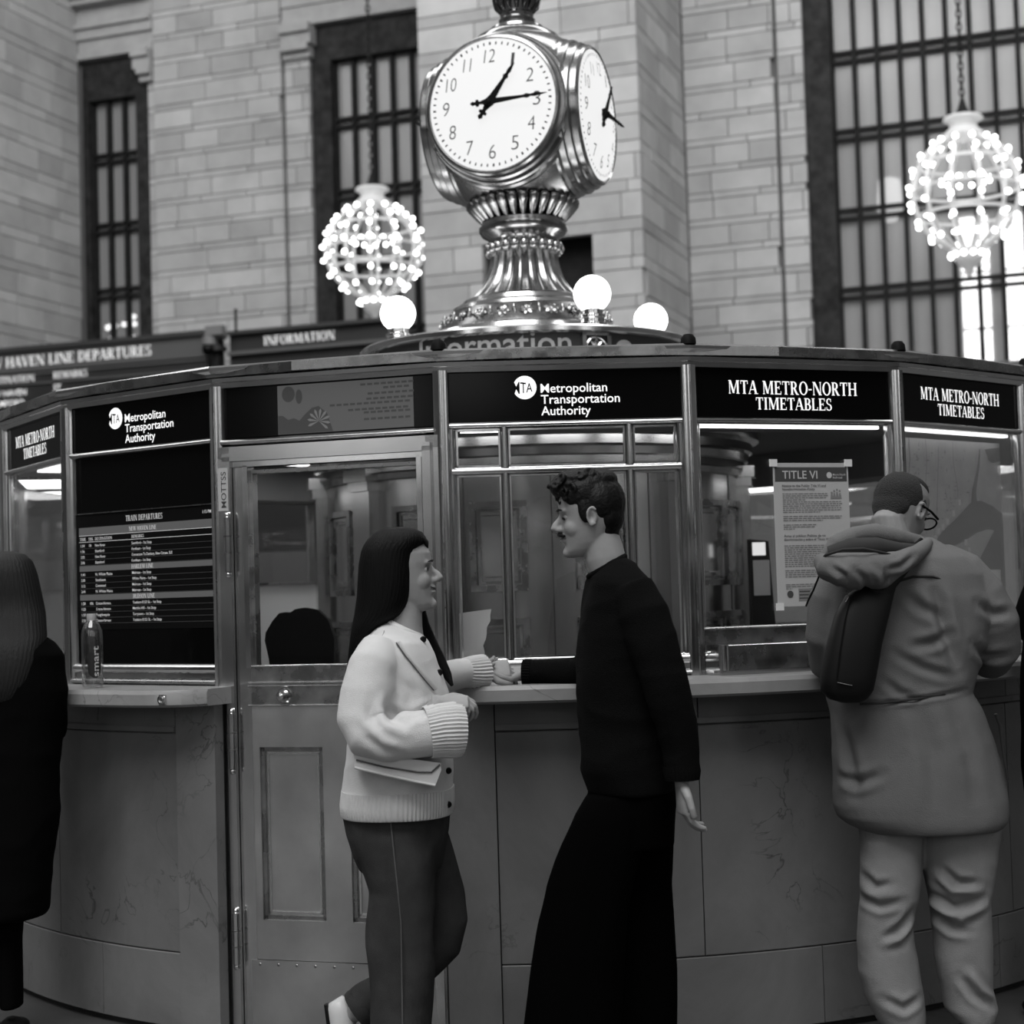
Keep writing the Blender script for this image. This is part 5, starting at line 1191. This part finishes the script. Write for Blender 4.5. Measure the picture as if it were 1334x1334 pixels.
for u, v in ((551, 833), (572.5, 876), (587, 1004), (584.5, 1048)):
    p = near(SW, min(u, 584), v, YW, lift=.002); nn = Vector((.55, -.83, .1)) if v < 900 else Vector((.75, -.66, 0))
    part('button', disc_at(MB(), p, .0095, .006, nn.normalized()), M['hair_dark'], wr, 40)
# jeans
j = MB(); slices(j, PEL, YW, 32); slices(j, LEGN, YW, 28); limb(j, legF, 20)
remesh('jeans', j, .006, 5, M['denim'], wr, folds(.006, (10, 10, 8), .004, (9, 9, 4)))
sm = [near(LEGN, 508 + k * 1.45 if k < 10 else 522.5 + (k - 10) * .2, 1062 + k * 14, YW, lift=.006) for k in range(22)]
part('side_seam', MB().tube(sm, .0022, 6), M['stitch'], wr, 60)
pkp = [near(PEL, u, v, YW, lift=.004) for u, v in ((481, 1064), (481.5, 1086), (466, 1101), (457, 1092))]
part('back_pocket', MB().tube(pkp, .002, 6), M['stitch'], wr, 60)
part('jean_cuff', limb(MB(), [(478, 1307, 5.03, .06), (468, 1314, 5.03, .061), (464, 1317, 5.03, .058)], 20), M['denim'], wr, 60)
# shoes, bag, hair
h0, t0 = at(424, 1308, 5.04), at(440, 1398, 5.02)
sh_ = part('shoe', shoe(MB(), h0, t0, Vector((.95, 0, .25))), M['leather_white'], wr, 60)
part('sole', MB().tube([h0 + Vector((.004, 0, .0)), h0 + (t0 - h0) * .5 + Vector((.0, 0, 0)), t0 + Vector((-.002, 0, .0))], [(.03, .008), (.038, .008), (.034, .008)], 10, up=Vector((1, 0, .2))), M['hair_dark'], sh_, 60)
q = at(505, 1420, YW - .07); part('shoe', shoe(MB(), Vector((q.x - .03, YW - .07, 0)), Vector((q.x + .19, YW - .07, 0)), Z), M['leather_white'], wr, 60)
HR = [(687, 505, 528, .025), (689.5, 494, 540, .05), (694, 486, 550, .068), (701, 479, 555, .08), (709, 474, 554, .087), (718, 470.5, 546, .091), (735, 467.5, 543.5, .093), (760, 466, 541, .094), (778, 465, 537.5, .093), (792, 463, 532, .092), (802, 461.5, 525, .09), (810, 460, 512, .088), (822, 458, 492, .08), (845, 455, 480, .07), (880, 451.5, 470, .055), (915, 449, 463, .045), (940, 448, 458, .034), (958, 448, 453, .015)]
part('hair', slices(MB(), HR, YW - .004, 200, 2.3, .0004, 47), M['hair_black'], wr, 60)
part('hair_strand', MB().tube([at(a, b_, d) for a, b_, d in ((545, 792, 4.95), (550, 815, 4.975), (560, 838, 4.985), (572, 860, 4.98), (583, 880, 4.965), (589, 893, 4.95))], [(.02, .016), (.022, .02), (.022, .021), (.02, .016), (.014, .011), (.005, .004)], 12), M['hair_black'], wr, 60)
part('hair_fringe', MB().tube([at(a, b_, YW) for a, b_ in ((535, 697), (548, 700), (555, 707), (556.5, 714))], [(.06, .01), (.05, .011), (.035, .009), (.015, .004)], 12, up=Z), M['hair_black'], wr, 60)
bg = thing('handbag', 'small white leather handbag tucked under the woman\'s arm', 'handbag', tuple(at(515, 1015, 4.66)))
o = at(0, 0, 1)
def bagp(u, v, d): return at(u, v, 4.655 + d)
fr_ = [(460, 984), (470, 980), (574, 994), (575, 1003), (567, 1024), (462, 1001)]
bb = MB(); nB = len(fr_)
bb.v = [tuple(bagp(u, v, -.025)) for u, v in fr_] + [tuple(bagp(u, v, .05)) for u, v in fr_]
bb.f = [tuple(range(nB)), tuple(range(nB, 2 * nB))[::-1]] + [(i, (i + 1) % nB, nB + (i + 1) % nB, nB + i) for i in range(nB)]
part('bag_body', bb, M['leather_white'], bg)
part('flap_edge', MB().tube([bagp(u, v, -.028) for u, v in ((464, 990), (500, 999), (545, 1006), (562, 1006), (573, 996))], .0025, 6), M['stitch'], bg, 60)
part('bottom_edge', MB().tube([bagp(u, v, -.027) for u, v in ((462, 1000), (500, 1009), (540, 1018), (567, 1023))], .004, 8), M['leather_white'], bg, 60)
part('strap', MB().tube([near(SW, 500, 822, YW, lift=.006), near(SW, 492, 850, YW, lift=.012), at(470, 900, 4.62), at(462, 950, 4.6), bagp(463, 984, -.02)], [(.002, .004)] * 5, 6), M['leather_white'], bg, 60)

# ------------------------------------------------------------------ man in the black jumper
YM = 4.85
mr_ = thing('person', 'moustached man in a black jumper and wide black trousers, facing the woman', 'person', (at(800, 1400, YM).x, YM, 0))
TM = head_frame(at(742, 726, YM), PI, .1, 1.0)
SM = [(727, 802, 815, .05), (734, 788, 826, .1), (742, 776, 833, .14), (750, 767, 840, .168), (760, 764, 848, .19), (790, 758, 858, .195), (830, 754, 862, .19), (880, 752, 864, .18), (920, 753, 868, .175), (965, 757, 874, .172), (1000, 756, 878, .172), (1018, 763, 880, .17), (1030, 768, 880, .165)]
mN = [(822, 768, 4.70, .06), (838, 800, 4.67, .068), (854, 850, 4.65, .066), (868, 895, 4.64, .062), (879, 940, 4.65, .055), (886, 980, 4.66, .05), (888, 1006, 4.66, .047), (888, 1012, 4.66, .045)]
mF = [(790, 770, 5.0, .06), (782, 820, 5.1, .06), (775, 866, 5.18, .055), (752, 876, 5.24, .046), (718, 876, 5.28, .041), (693, 876, 5.3, .038), (684, 876, 5.305, .036)]
TR = [(1022, 770, 879, .15), (1040, 766, 879, .155), (1060, 750, 878, .155), (1100, 735, 877, .15)]
LF = [(1035, 764, 850, .085, -.07), (1060, 748, 848, .095, -.07), (1100, 731, 838, .1, -.07), (1150, 713, 825, .1, -.07), (1200, 703, 815, .1, -.07), (1260, 693, 812, .1, -.07), (1334, 683, 808, .1, -.07), (1405, 674, 805, .1, -.07)]
LB = [(1035, 790, 879, .085, .08), (1100, 780, 877, .1, .08), (1150, 776, 873, .1, .08), (1200, 775, 876, .1, .08), (1260, 770, 880, .1, .08), (1334, 768, 881, .1, .08), (1400, 765, 882, .1, .08)]
b = MB(); head(b, TM, 1.15, True)
limb(b, [(782, 698, YM, .052), (785, 712, YM, .056), (788, 726, YM, .058), (793, 742, YM, .056), (800, 765, YM, .055)])
slices(b, inset(SM[2:], .74), YM); slices(b, inset(TR, .74), YM); slices(b, inset(LF, .6), YM); slices(b, inset(LB, .6), YM)
limb(b, [(a, c_, d, r * .62) for a, c_, d, r in mN]); limb(b, [(a, c_, d, r * .62) for a, c_, d, r in mF])
limb(b, [(888, 1000, 4.66, .03), (889, 1016, 4.66, .027)])
hand(b, at(888, 1017, 4.66), Vector((.02, .0, -1)), Vector((.95, .2, .1)), 1, (.42, .45, .5, .55), .35, 1.0)
limb(b, [(688, 876, 5.3, .03), (682, 876, 5.305, .028)])
hand(b, at(680, 876, 5.3), Vector((-.97, -.05, -.06)), Vector((.05, -.45, .88)), -1, (.75, .8, .8, .85), .8, .95)
remesh('body', b, .0034, 5, M['skin_m'], mr_, face_fn(TM))
facial(mr_, TM, M['hair_dark'], .005, -.25, 1.1, True, M['skin_m'])
c = MB(); slices(c, SM, YM, 36); limb(c, mN, 20); limb(c, mF, 18)
remesh('jumper', c, .006, 6, M['black_knit'], mr_, folds(.006, (9, 9, 8), .003, (6, 6, 14), 3))
ring = []
for k in range(29):
    t = 2 * PI * k / 28; q = at(790.5 + 23 * math.cos(t), 738 - 13 * math.cos(t), YM); ring.append(Vector((q.x, YM + .08 * math.sin(t), q.z)))
part('neckband', MB().tube(ring, [.009] * 29, 10, cap=False), M['black_knit'], mr_, 60)
part('cuff', flute(MB(), [at(887, 995, 4.66), at(888.5, 1006, 4.66), at(889, 1016, 4.66)], [(.049, .049), (.05, .05), (.046, .046)], 120, 30, .0012), M['black_knit'], mr_, 60)
part('cuff', flute(MB(), [at(693, 876, 5.3), at(686, 876, 5.304), at(681, 876, 5.306)], [(.04, .04), (.041, .041), (.038, .038)], 120, 30, .0012), M['black_knit'], mr_, 60)
c = MB(); slices(c, TR, YM, 32); slices(c, LF, YM, 28); slices(c, LB, YM, 28)
remesh('trousers', c, .007, 5, M['black_cloth'], mr_, folds(.006, (8, 8, 5), .004, (8, 8, 3), 5))
for u0, dy, dx in ((700, -.07, -.24), (800, .08, -.22)):
    q = at(u0 + 40, 1425, YM + dy); part('shoe', shoe(MB(), Vector((q.x, YM + dy, 0)), Vector((q.x + dx, YM + dy, 0)), Z, .05), M['hair_dark'], mr_, 60)
# hair: cap plus wavy locks
hb = MB()
def HL(T, c_, r, mbx, nu=20, nv=14):
    q = MB().ball(c_, r, nu=nu, nv=nv); mbx.add([T @ Vector(p) for p in q.v], q.f)
for c_, r in (((-.03, 0, .145), (.08, .083, .084)), ((-.005, 0, .195), (.085, .07, .042)), ((-.05, 0, .105), (.05, .07, .06)), ((-.045, 0, .07), (.038, .054, .036)), ((-.055, 0, .052), (.024, .036, .03)), ((.012, .066, .128), (.02, .013, .04)), ((.012, -.066, .128), (.02, .013, .04)), ((.05, 0, .203), (.045, .06, .026)), ((.03, .05, .165), (.035, .022, .03)), ((.03, -.05, .165), (.035, .022, .03))): HL(TM, c_, r, hb)
rnd = random.Random(21)
for c_, r in (((.066, 0, .2), (.034, .056, .032)), ((.03, 0, .217), (.05, .058, .03)), ((-.04, 0, .204), (.055, .063, .036)), ((.008, .052, .172), (.05, .026, .045)), ((.008, -.052, .172), (.05, .026, .045))): HL(TM, c_, r, hb)
def curl(c_, nrm, R_, tube_, ph, turns=1.1, drift=(0, 0, 0)):
    nrm = Vector(nrm).normalized(); X = nrm.orthogonal().normalized(); Y = nrm.cross(X); pts = []
    for k in range(11):
        a = ph + 2 * PI * turns * k / 10; rr = R_ * (1 - .04 * k)
        pts.append(TM @ (Vector(c_) + X * rr * math.cos(a) + Y * rr * math.sin(a) + Vector(drift) * (k / 10)))
    hb.tube(pts, [tube_ * (.3 + .7 * math.sin(PI * min(1, (k + 1) / 10.5))) for k in range(11)], 7)
for i in range(64):         # wavy top and quiff
    x, s_ = rnd.uniform(-.04, .092), rnd.uniform(-.062, .062)
    z = .24 - 4.2 * s_ * s_ - (max(0, x - .03) ** 2) * 7 - (max(0, -x) ** 2) * 9
    curl((x, s_, z), (rnd.uniform(-.3, .5) + x * 6, s_ * 14, .6), rnd.uniform(.011, .02), rnd.uniform(.0045, .0068), rnd.uniform(0, 6.3), rnd.uniform(.5, .9), (rnd.uniform(0, .012), rnd.uniform(-.008, .008), rnd.uniform(-.006, .004)))
for i in range(34):         # locks falling on the forehead and temples
    s_ = rnd.uniform(-.066, .066); x = .092 - 6.5 * s_ * s_ - rnd.uniform(0, .03)
    curl((x, s_, rnd.uniform(.168, .205)), (1, s_ * 9, .1), rnd.uniform(.01, .016), rnd.uniform(.004, .006), rnd.uniform(0, 6.3), rnd.uniform(.5, 1.0), (.004, 0, -.012))
remesh('hair', hb, .0032, 1, M['hair_dark'], mr_)

# ------------------------------------------------------------------ man in the parka, back to us
YP = 5.2
pr_ = thing('person', 'man in a grey hooded parka and pale trousers leaning on the counter, back turned', 'person', (at(1200, 1345, YP).x, YP, 0))
PH = math.radians(42)
TP = Matrix.Translation(at(1174, 662, YP + .08)) @ Matrix.Rotation(PH, 4, 'Z') @ Matrix.Rotation(.42, 4, 'Y') @ Matrix.Translation((.005, 0, -.118))
PK = [(702, 1140, 1212, .07, .02), (712, 1118, 1228, .1, .01), (728, 1096, 1256, .125), (750, 1080, 1280, .14), (780, 1071, 1290, .15), (820, 1070, 1287, .155), (860, 1073, 1276, .155), (905, 1078, 1264, .155), (925, 1083, 1276, .158), (960, 1086, 1290, .16), (1000, 1086, 1302, .165), (1045, 1087, 1311, .17), (1060, 1093, 1312, .17), (1070, 1106, 1311, .168), (1077, 1122, 1304, .164), (1080, 1128, 1296, .16)]
pR = [(1225, 728, 5.2, .05), (1255, 745, 5.2, .064), (1278, 775, 5.19, .075), (1294, 812, 5.2, .08), (1297, 842, 5.23, .076), (1290, 856, 5.32, .066), (1280, 855, 5.42, .058), (1270, 852, 5.5, .05)]
pL = [(1125, 730, 5.2, .05), (1100, 748, 5.2, .06), (1082, 780, 5.2, .066), (1076, 830, 5.22, .062), (1078, 862, 5.28, .056), (1095, 862, 5.4, .05), (1110, 858, 5.48, .045)]
PL = [(1060, 1116, 1203, .1, .0), (1085, 1121, 1202, .1), (1130, 1122, 1199, .1), (1170, 1123, 1194, .098), (1195, 1120, 1188, .095), (1225, 1118, 1189, .095), (1265, 1120, 1196, .095), (1300, 1130, 1201, .095), (1325, 1141, 1203, .1), (1334, 1146, 1202, .1)]
PR = [(1060, 1200, 1306, .1, .0), (1085, 1199, 1302, .1), (1130, 1203, 1295, .1), (1170, 1212, 1290, .098), (1205, 1216, 1289, .095), (1245, 1220, 1290, .095), (1285, 1227, 1292, .095), (1312, 1231, 1297, .1), (1328, 1243, 1291, .1)]
b = MB(); head(b, TP, 1.0, True)
b.tube([TP @ Vector((-.03, 0, .09)), TP @ Vector((-.052, 0, .05)), at(1163, 700, YP + .03), at(1163, 725, YP + .01)], [.05, .053, .056, .07], 16)
slices(b, inset(PK[2:], .74), YP); slices(b, inset(PL, .62), YP); slices(b, inset(PR, .62), YP)
limb(b, [(a, c_, d, r * .6) for a, c_, d, r in pR]); limb(b, [(a, c_, d, r * .6) for a, c_, d, r in pL])
hand(b, at(1266, 852, 5.54), Vector((-.6, .7, 0)), Vector((0, 0, -1)), 1, (.3, .3, .3, .3), .4); hand(b, at(1114, 858, 5.52), Vector((.6, .7, 0)), Vector((0, 0, -1)), -1, (.3, .3, .3, .3), .4)
remesh('body', b, .0038, 3, M['skin_p'], pr_, face_fn(TP))
facial(pr_, TP, M['hair_short'], .0, .3)
hb = MB()
for c_, r in (((-.03, 0, .145), (.073, .079, .08)), ((.0, 0, .19), (.075, .066, .037)), ((-.055, 0, .105), (.045, .066, .05)), ((.008, .069, .118), (.014, .009, .035)), ((.008, -.069, .118), (.014, .009, .035)), ((-.068, 0, .08), (.026, .05, .03)), ((-.062, 0, .062), (.026, .048, .035))): HL(TP, c_, r, hb)
remesh('hair', hb, .0035, 3, M['hair_short'], pr_)
gp = lambda p: TP @ Vector(p)
gl = part('glasses', MB().tube([gp((-.01, -.082, .118)), gp((.04, -.08, .121)), gp((.093, -.07, .121))], .0038, 8).tube([gp((-.01, .082, .118)), gp((.04, .08, .121)), gp((.093, .07, .121))], .0028, 8), M['blackmatte'], pr_, 60)
for s in (-1, 1): part('lens_rim', MB().tube([gp((.096, s * (.036 + .03 * math.cos(2 * PI * k / 16)), .108 + .019 * math.sin(2 * PI * k / 16))) for k in range(17)], .003, 7, cap=False), M['blackmatte'], gl, 60)
c = MB(); slices(c, PK, YP, 40); limb(c, pR, 22); limb(c, pL, 20)
remesh('parka', c, .0065, 5, M['parka'], pr_, folds(.004, (7, 7, 6), .002, (6, 6, 9), 11, [(-.02, .017, 5.05, ((1214, 758), (1224, 785), (1230, 815), (1240, 845), (1252, 875))), (-.013, .014, 5.05, ((1175, 770), (1200, 792), (1228, 806))), (-.013, .013, 5.05, ((1185, 842), (1212, 838), (1240, 826))), (-.011, .012, 5.05, ((1165, 850), (1200, 870), (1240, 882))), (-.01, .011, 5.05, ((1150, 885), (1170, 902), (1195, 912))), (-.012, .013, 5.05, ((1095, 935), (1108, 970), (1116, 1010), (1118, 1040))), (-.012, .013, 5.05, ((1090, 1012), (1120, 1022), (1150, 1008))), (-.008, .022, 5.05, ((1195, 915), (1212, 980), (1218, 1060))), (-.008, .022, 5.05, ((1235, 905), (1262, 980), (1275, 1060))), (-.008, .006, 5.05, ((1112, 917), (1150, 916), (1190, 911), (1230, 905), (1264, 899))), (-.012, .013, 5.1, ((1272, 785), (1295, 800), (1322, 798))), (-.012, .013, 5.1, ((1265, 838), (1292, 858), (1322, 855)))]))
for nm, pts in (('yoke_seam', ((1165, 759), (1190, 751), (1215, 751), (1240, 759), (1262, 770), (1280, 772))), ('waist_seam', ((1120, 917), (1150, 916), (1190, 911), (1230, 905), (1256, 900)))):
    part(nm, MB().tube([near(PK, u, v, YP, lift=.006) for u, v in pts], .004, 6), M['parka_in'], pr_, 60)
hd = MB()
hd.tube([at(*q) for q in ((1210, 706, 5.14), (1196, 720, 5.07), (1170, 734, 5.0), (1138, 742, 4.955), (1104, 744, 4.95), (1078, 739, 4.98), (1068, 730, 5.03))], [(.016, .016), (.026, .026), (.04, .036), (.055, .052), (.06, .052), (.045, .04), (.02, .022)], 20)
hd.tube([at(*q) for q in ((1170, 742, 4.99), (1150, 757, 4.965), (1132, 762, 4.965)) ], [(.02, .02), (.034, .024), (.016, .014)], 14)
hd.tube([at(*q) for q in ((1074, 728, 5.06), (1088, 709, 5.07), (1112, 698, 5.09), (1140, 695, 5.11), (1170, 700, 5.12), (1200, 706, 5.15))], [(.02, .02), (.03, .026), (.036, .03), (.036, .03), (.03, .026), (.018, .018)], 16)
remesh('hood', hd, .0045, 3, M['parka'], pr_, folds(.004, (16, 16, 14), 0, (1, 1, 1), 2, [(-.01, .008, 4.95, ((1110, 742), (1122, 755), (1130, 770))), (.008, .01, 4.95, ((1125, 738), (1140, 752), (1148, 768))), (-.01, .008, 4.95, ((1080, 738), (1095, 750), (1100, 765))), (-.009, .008, 4.98, ((1150, 742), (1170, 738), (1195, 722)))]))
hl = MB(); hl.tube([at(*q) for q in ((1080, 722, 5.03), (1108, 715, 5.02), (1140, 714, 5.03), (1170, 718, 5.06), (1190, 715, 5.1))], [(.03, .024), (.045, .032), (.045, .032), (.035, .026), (.02, .016)], 14)
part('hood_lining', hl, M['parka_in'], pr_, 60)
part('hood_edge', MB().tube([at(*q) for q in ((1066, 735, 5.0), (1076, 723, 4.95), (1098, 716, 4.915), (1125, 715, 4.91), (1150, 720, 4.94), (1178, 728, 5.0))], .0045, 8), M['parka_in'], pr_, 60)
part('hood_cord', MB().tube([at(*q) for q in ((1068, 748, 5.0), (1060, 768, 5.01), (1053, 782, 5.02), (1050, 790, 5.02))], .003, 6), M['blackmatte'], pr_, 60)
part('collar_tab', MB().tube([at(*q) for q in ((1190, 713, 5.1), (1200, 704, 5.12), (1208, 708, 5.14), (1203, 716, 5.1))], [.008, .009, .008, .004], 8), M['blackmatte'], pr_, 60)
part('pocket_flap', MB().tube([at(*q) for q in ((1297, 930, 5.09), (1303, 945, 5.1), (1308, 985, 5.1), (1313, 1016, 5.11))], [(.006, .004), (.008, .004), (.005, .004), (.004, .003)], 8), M['parka_in'], pr_, 60)
c = MB(); slices(c, PL, YP, 28); slices(c, PR, YP, 28)
remesh('trousers', c, .006, 4, M['chino'], pr_, folds(.004, (9, 9, 9), .002, (7, 7, 14), 4, [(a_ * 1.5, .011, 5.12, pl) for a_, pl in ((-.009, ((1225, 1130), (1245, 1148), (1270, 1150))), (.008, ((1222, 1140), (1240, 1160), (1275, 1158))), (-.009, ((1215, 1165), (1240, 1180), (1280, 1170))), (.008, ((1215, 1180), (1250, 1195), (1285, 1180))), (-.008, ((1217, 1190), (1240, 1210), (1262, 1212))), (-.008, ((1190, 1185), (1175, 1205), (1155, 1220))), (.007, ((1188, 1200), (1170, 1222), (1150, 1230))), (-.007, ((1126, 1140), (1140, 1155), (1160, 1150))), (-.007, ((1122, 1172), (1145, 1180), (1175, 1172))), (-.008, ((1250, 1270), (1268, 1295), (1290, 1310))), (.007, ((1262, 1265), (1280, 1290), (1294, 1305))), (-.008, ((1150, 1300), (1175, 1312), (1198, 1300))))]))
for u in (1172, 1264):
    q = at(u, 1345, YP); part('shoe', shoe(MB(), Vector((q.x - .01, YP - .07, 0)), Vector((q.x + .02, YP + .2, 0)), Z, .048), M['hair_dark'], pr_, 60)
sb_ = thing('sling_bag', 'black sling bag worn on the back of the parka', 'bag', tuple(at(1105, 914, 5.0)))
BG = [(762, 1120, 1168, .02), (775, 1102, 1164, .04), (800, 1088, 1158, .055), (840, 1077, 1148, .062), (880, 1069, 1141, .062), (900, 1070, 1137, .055), (910, 1080, 1130, .04), (915, 1096, 1122, .02)]
part('bag_body', slices(MB(), BG, 5.0, 32, 2.8), M['nylon'], sb_, 60)
part('strap', MB().tube([at(*q) for q in ((1140, 775, 4.97), (1165, 752, 4.98), (1188, 726, 5.03), (1203, 712, 5.11), (1208, 704, 5.18))], [(.03, .006), (.022, .006), (.018, .006), (.018, .006), (.018, .006)], 10, up=Vector((0, -1, .3))), M['nylon'], sb_, 60)
part('zip', MB().tube([near(BG, u, v, 5.0, p=2.8, lift=.003) for u, v in ((1108, 778), (1100, 810), (1094, 850), (1090, 885))], .0022, 6), M['blackmatte'], sb_, 60)
part('zip_pull', MB().tube([at(1103, 770, 4.945), at(1105, 778, 4.945), at(1102, 784, 4.945)], .002, 6), M['brass'], sb_, 60)
part('badge', MB().tube([near(BG, u, v, 5.0, p=2.8, lift=.003) for u, v in ((1091, 889), (1100, 891), (1110, 893))], [(.004, .001)] * 3, 6), M['printgrey'], sb_, 60)

# ------------------------------------------------------------------ long-haired person in a black coat at the left edge
YL = 5.68
lr = thing('person', 'long-haired person in a long black coat at the left picture edge', 'person', (at(2, 1330, YL).x, YL, 0))
TL = head_frame(at(-2, 808, YL + .1), PI * .62, .05, 1.0)
CT = [(818, -22, 30, .06), (826, -44, 52, .1), (838, -62, 70, .125), (855, -72, 82, .14), (900, -74, 85, .145), (940, -70, 79, .14), (1000, -68, 75, .14), (1057, -70, 76, .145), (1104, -66, 69, .15), (1150, -62, 64, .15), (1185, -60, 60, .15), (1193, -58, 56, .145)]
lL = [(1185, -48, -2, .07), (1230, -46, -4, .068), (1300, -42, -6, .065), (1318, -41, -7, .062)]; lR_ = [(1185, -2, 30, .07), (1225, -2, 27, .068), (1270, 0, 28, .065), (1312, 2, 28.5, .062)]
b = MB(); head(b, TL); limb(b, [(0, 790, YL + .05, .05), (2, 830, YL, .055)]); slices(b, inset(CT, .7), YL); slices(b, inset(lL, .62), YL); slices(b, inset(lR_, .62), YL)
aL = [(-50, 850, YL, .055), (-62, 900, YL - .02, .055), (-60, 950, YL + .05, .05), (-40, 945, YL + .2, .045)]; aR = [(58, 852, YL, .055), (68, 900, YL, .055), (66, 950, YL + .06, .05), (50, 930, YL + .16, .045)]
limb(b, [(x, y, d, r * .6) for x, y, d, r in aL]); limb(b, [(x, y, d, r * .6) for x, y, d, r in aR])
hand(b, at(-36, 944, YL + .22), Vector((.5, .8, 0)), Vector((0, 0, -1)), -1); hand(b, at(46, 928, YL + .18), Vector((-.5, .6, .1)), Vector((0, 0, -1)), 1)
remesh('body', b, .0045, 3, M['skin_w'], lr, face_fn(TL)); facial(lr, TL, M['hair_black'])
c = MB(); slices(c, CT, YL, 32); limb(c, aL, 16); limb(c, aR, 16); remesh('coat', c, .008, 4, M['coat'], lr, folds(.006, (7, 7, 6), .004, (5, 5, 10), 8))
c = MB(); slices(c, lL, YL, 20); slices(c, lR_, YL, 20); remesh('trousers', c, .007, 3, M['coat'], lr)
LH = [(719, -14, 18, .025), (723, -26, 32, .06), (732, -36, 41, .08), (748, -42, 47, .092), (775, -46, 53, .096), (800, -47, 58, .095), (830, -46, 60, .09, -.07), (860, -44, 54, .085, -.1), (890, -40, 42, .065, -.125), (910, -34, 28, .045, -.14), (920, -25, 15, .02, -.15)]
part('hair', slices(MB(), LH, YL + .03, 200, 2.3, .0007, 46), mat('hair_brown', .014, .5, spec=.2, bump=.4, bscale=60, stretch=(6, 6, .4)), lr, 60)
for u in (-24, 15):
    q = at(u, 1328, YL); part('shoe', shoe(MB(), Vector((q.x, YL - .07, 0)), Vector((q.x - .02, YL + .17, 0)), Z, .042), M['hair_dark'], lr, 60)
# ------------------------------------------------------------------ dark-clothed person just entering at the right edge
YR = 5.5
rr_ = thing('person', 'person in black clothes cut off by the right picture edge', 'person', (at(1420, 1320, YR).x, YR, 0))
TRh = head_frame(at(1405, 690, YR), PI * .7, .1)
CR = [(715, 1395, 1440, .06), (725, 1372, 1465, .1), (742, 1352, 1482, .13), (770, 1344, 1490, .14), (820, 1337, 1492, .145), (880, 1331, 1488, .145), (940, 1332, 1486, .145), (1000, 1333, 1487, .15), (1060, 1340, 1490, .15)]
rA = [(1368, 745, YR, .055), (1350, 785, YR, .056), (1338, 812, YR + .03, .052), (1322, 815, YR + .14, .045), (1305, 812, YR + .26, .04)]
rB = [(1466, 745, YR, .055), (1480, 800, YR, .055), (1478, 850, YR + .03, .05), (1450, 850, YR + .16, .045)]
RL = [(1055, 1345, 1415, .085), (1180, 1350, 1410, .075), (1320, 1358, 1404, .065)]; RR = [(1055, 1412, 1482, .085), (1180, 1418, 1478, .075), (1320, 1424, 1470, .065)]
b = MB(); head(b, TRh, 1.0, True); limb(b, [(1415, 670, YR, .055), (1418, 735, YR, .065)]); slices(b, inset(CR, .72), YR); slices(b, inset(RL, .66), YR); slices(b, inset(RR, .66), YR)
limb(b, [(x, y, d, r * .6) for x, y, d, r in rA]); limb(b, [(x, y, d, r * .6) for x, y, d, r in rB]); hand(b, at(1300, 812, YR + .3), Vector((-.6, .7, 0)), Vector((0, 0, -1)), -1); hand(b, at(1446, 850, YR + .19), Vector((-.5, .8, 0)), Vector((0, 0, -1)), 1)
remesh('body', b, .005, 3, M['skin_m'], rr_, face_fn(TRh)); facial(rr_, TRh, M['hair_dark'])
c = MB(); slices(c, CR, YR, 30); limb(c, rA, 16); limb(c, rB, 16); remesh('coat', c, .008, 4, M['coat'], rr_, folds(.006, (8, 8, 8)))
c = MB(); slices(c, RL, YR, 20); slices(c, RR, YR, 20); remesh('trousers', c, .008, 3, M['coat'], rr_)
hb = MB()
for c_, r in (((-.03, 0, .145), (.077, .081, .082)), ((.0, 0, .19), (.08, .068, .04)), ((-.055, 0, .1), (.046, .066, .055))): HL(TRh, c_, r, hb)
remesh('hair', hb, .005, 2, M['hair_dark'], rr_)
for u in (1381, 1447):
    q = at(u, 1325, YR); part('shoe', shoe(MB(), Vector((q.x, YR - .06, 0)), Vector((q.x - .04, YR + .2, 0)), Z, .046), M['hair_dark'], rr_, 60)
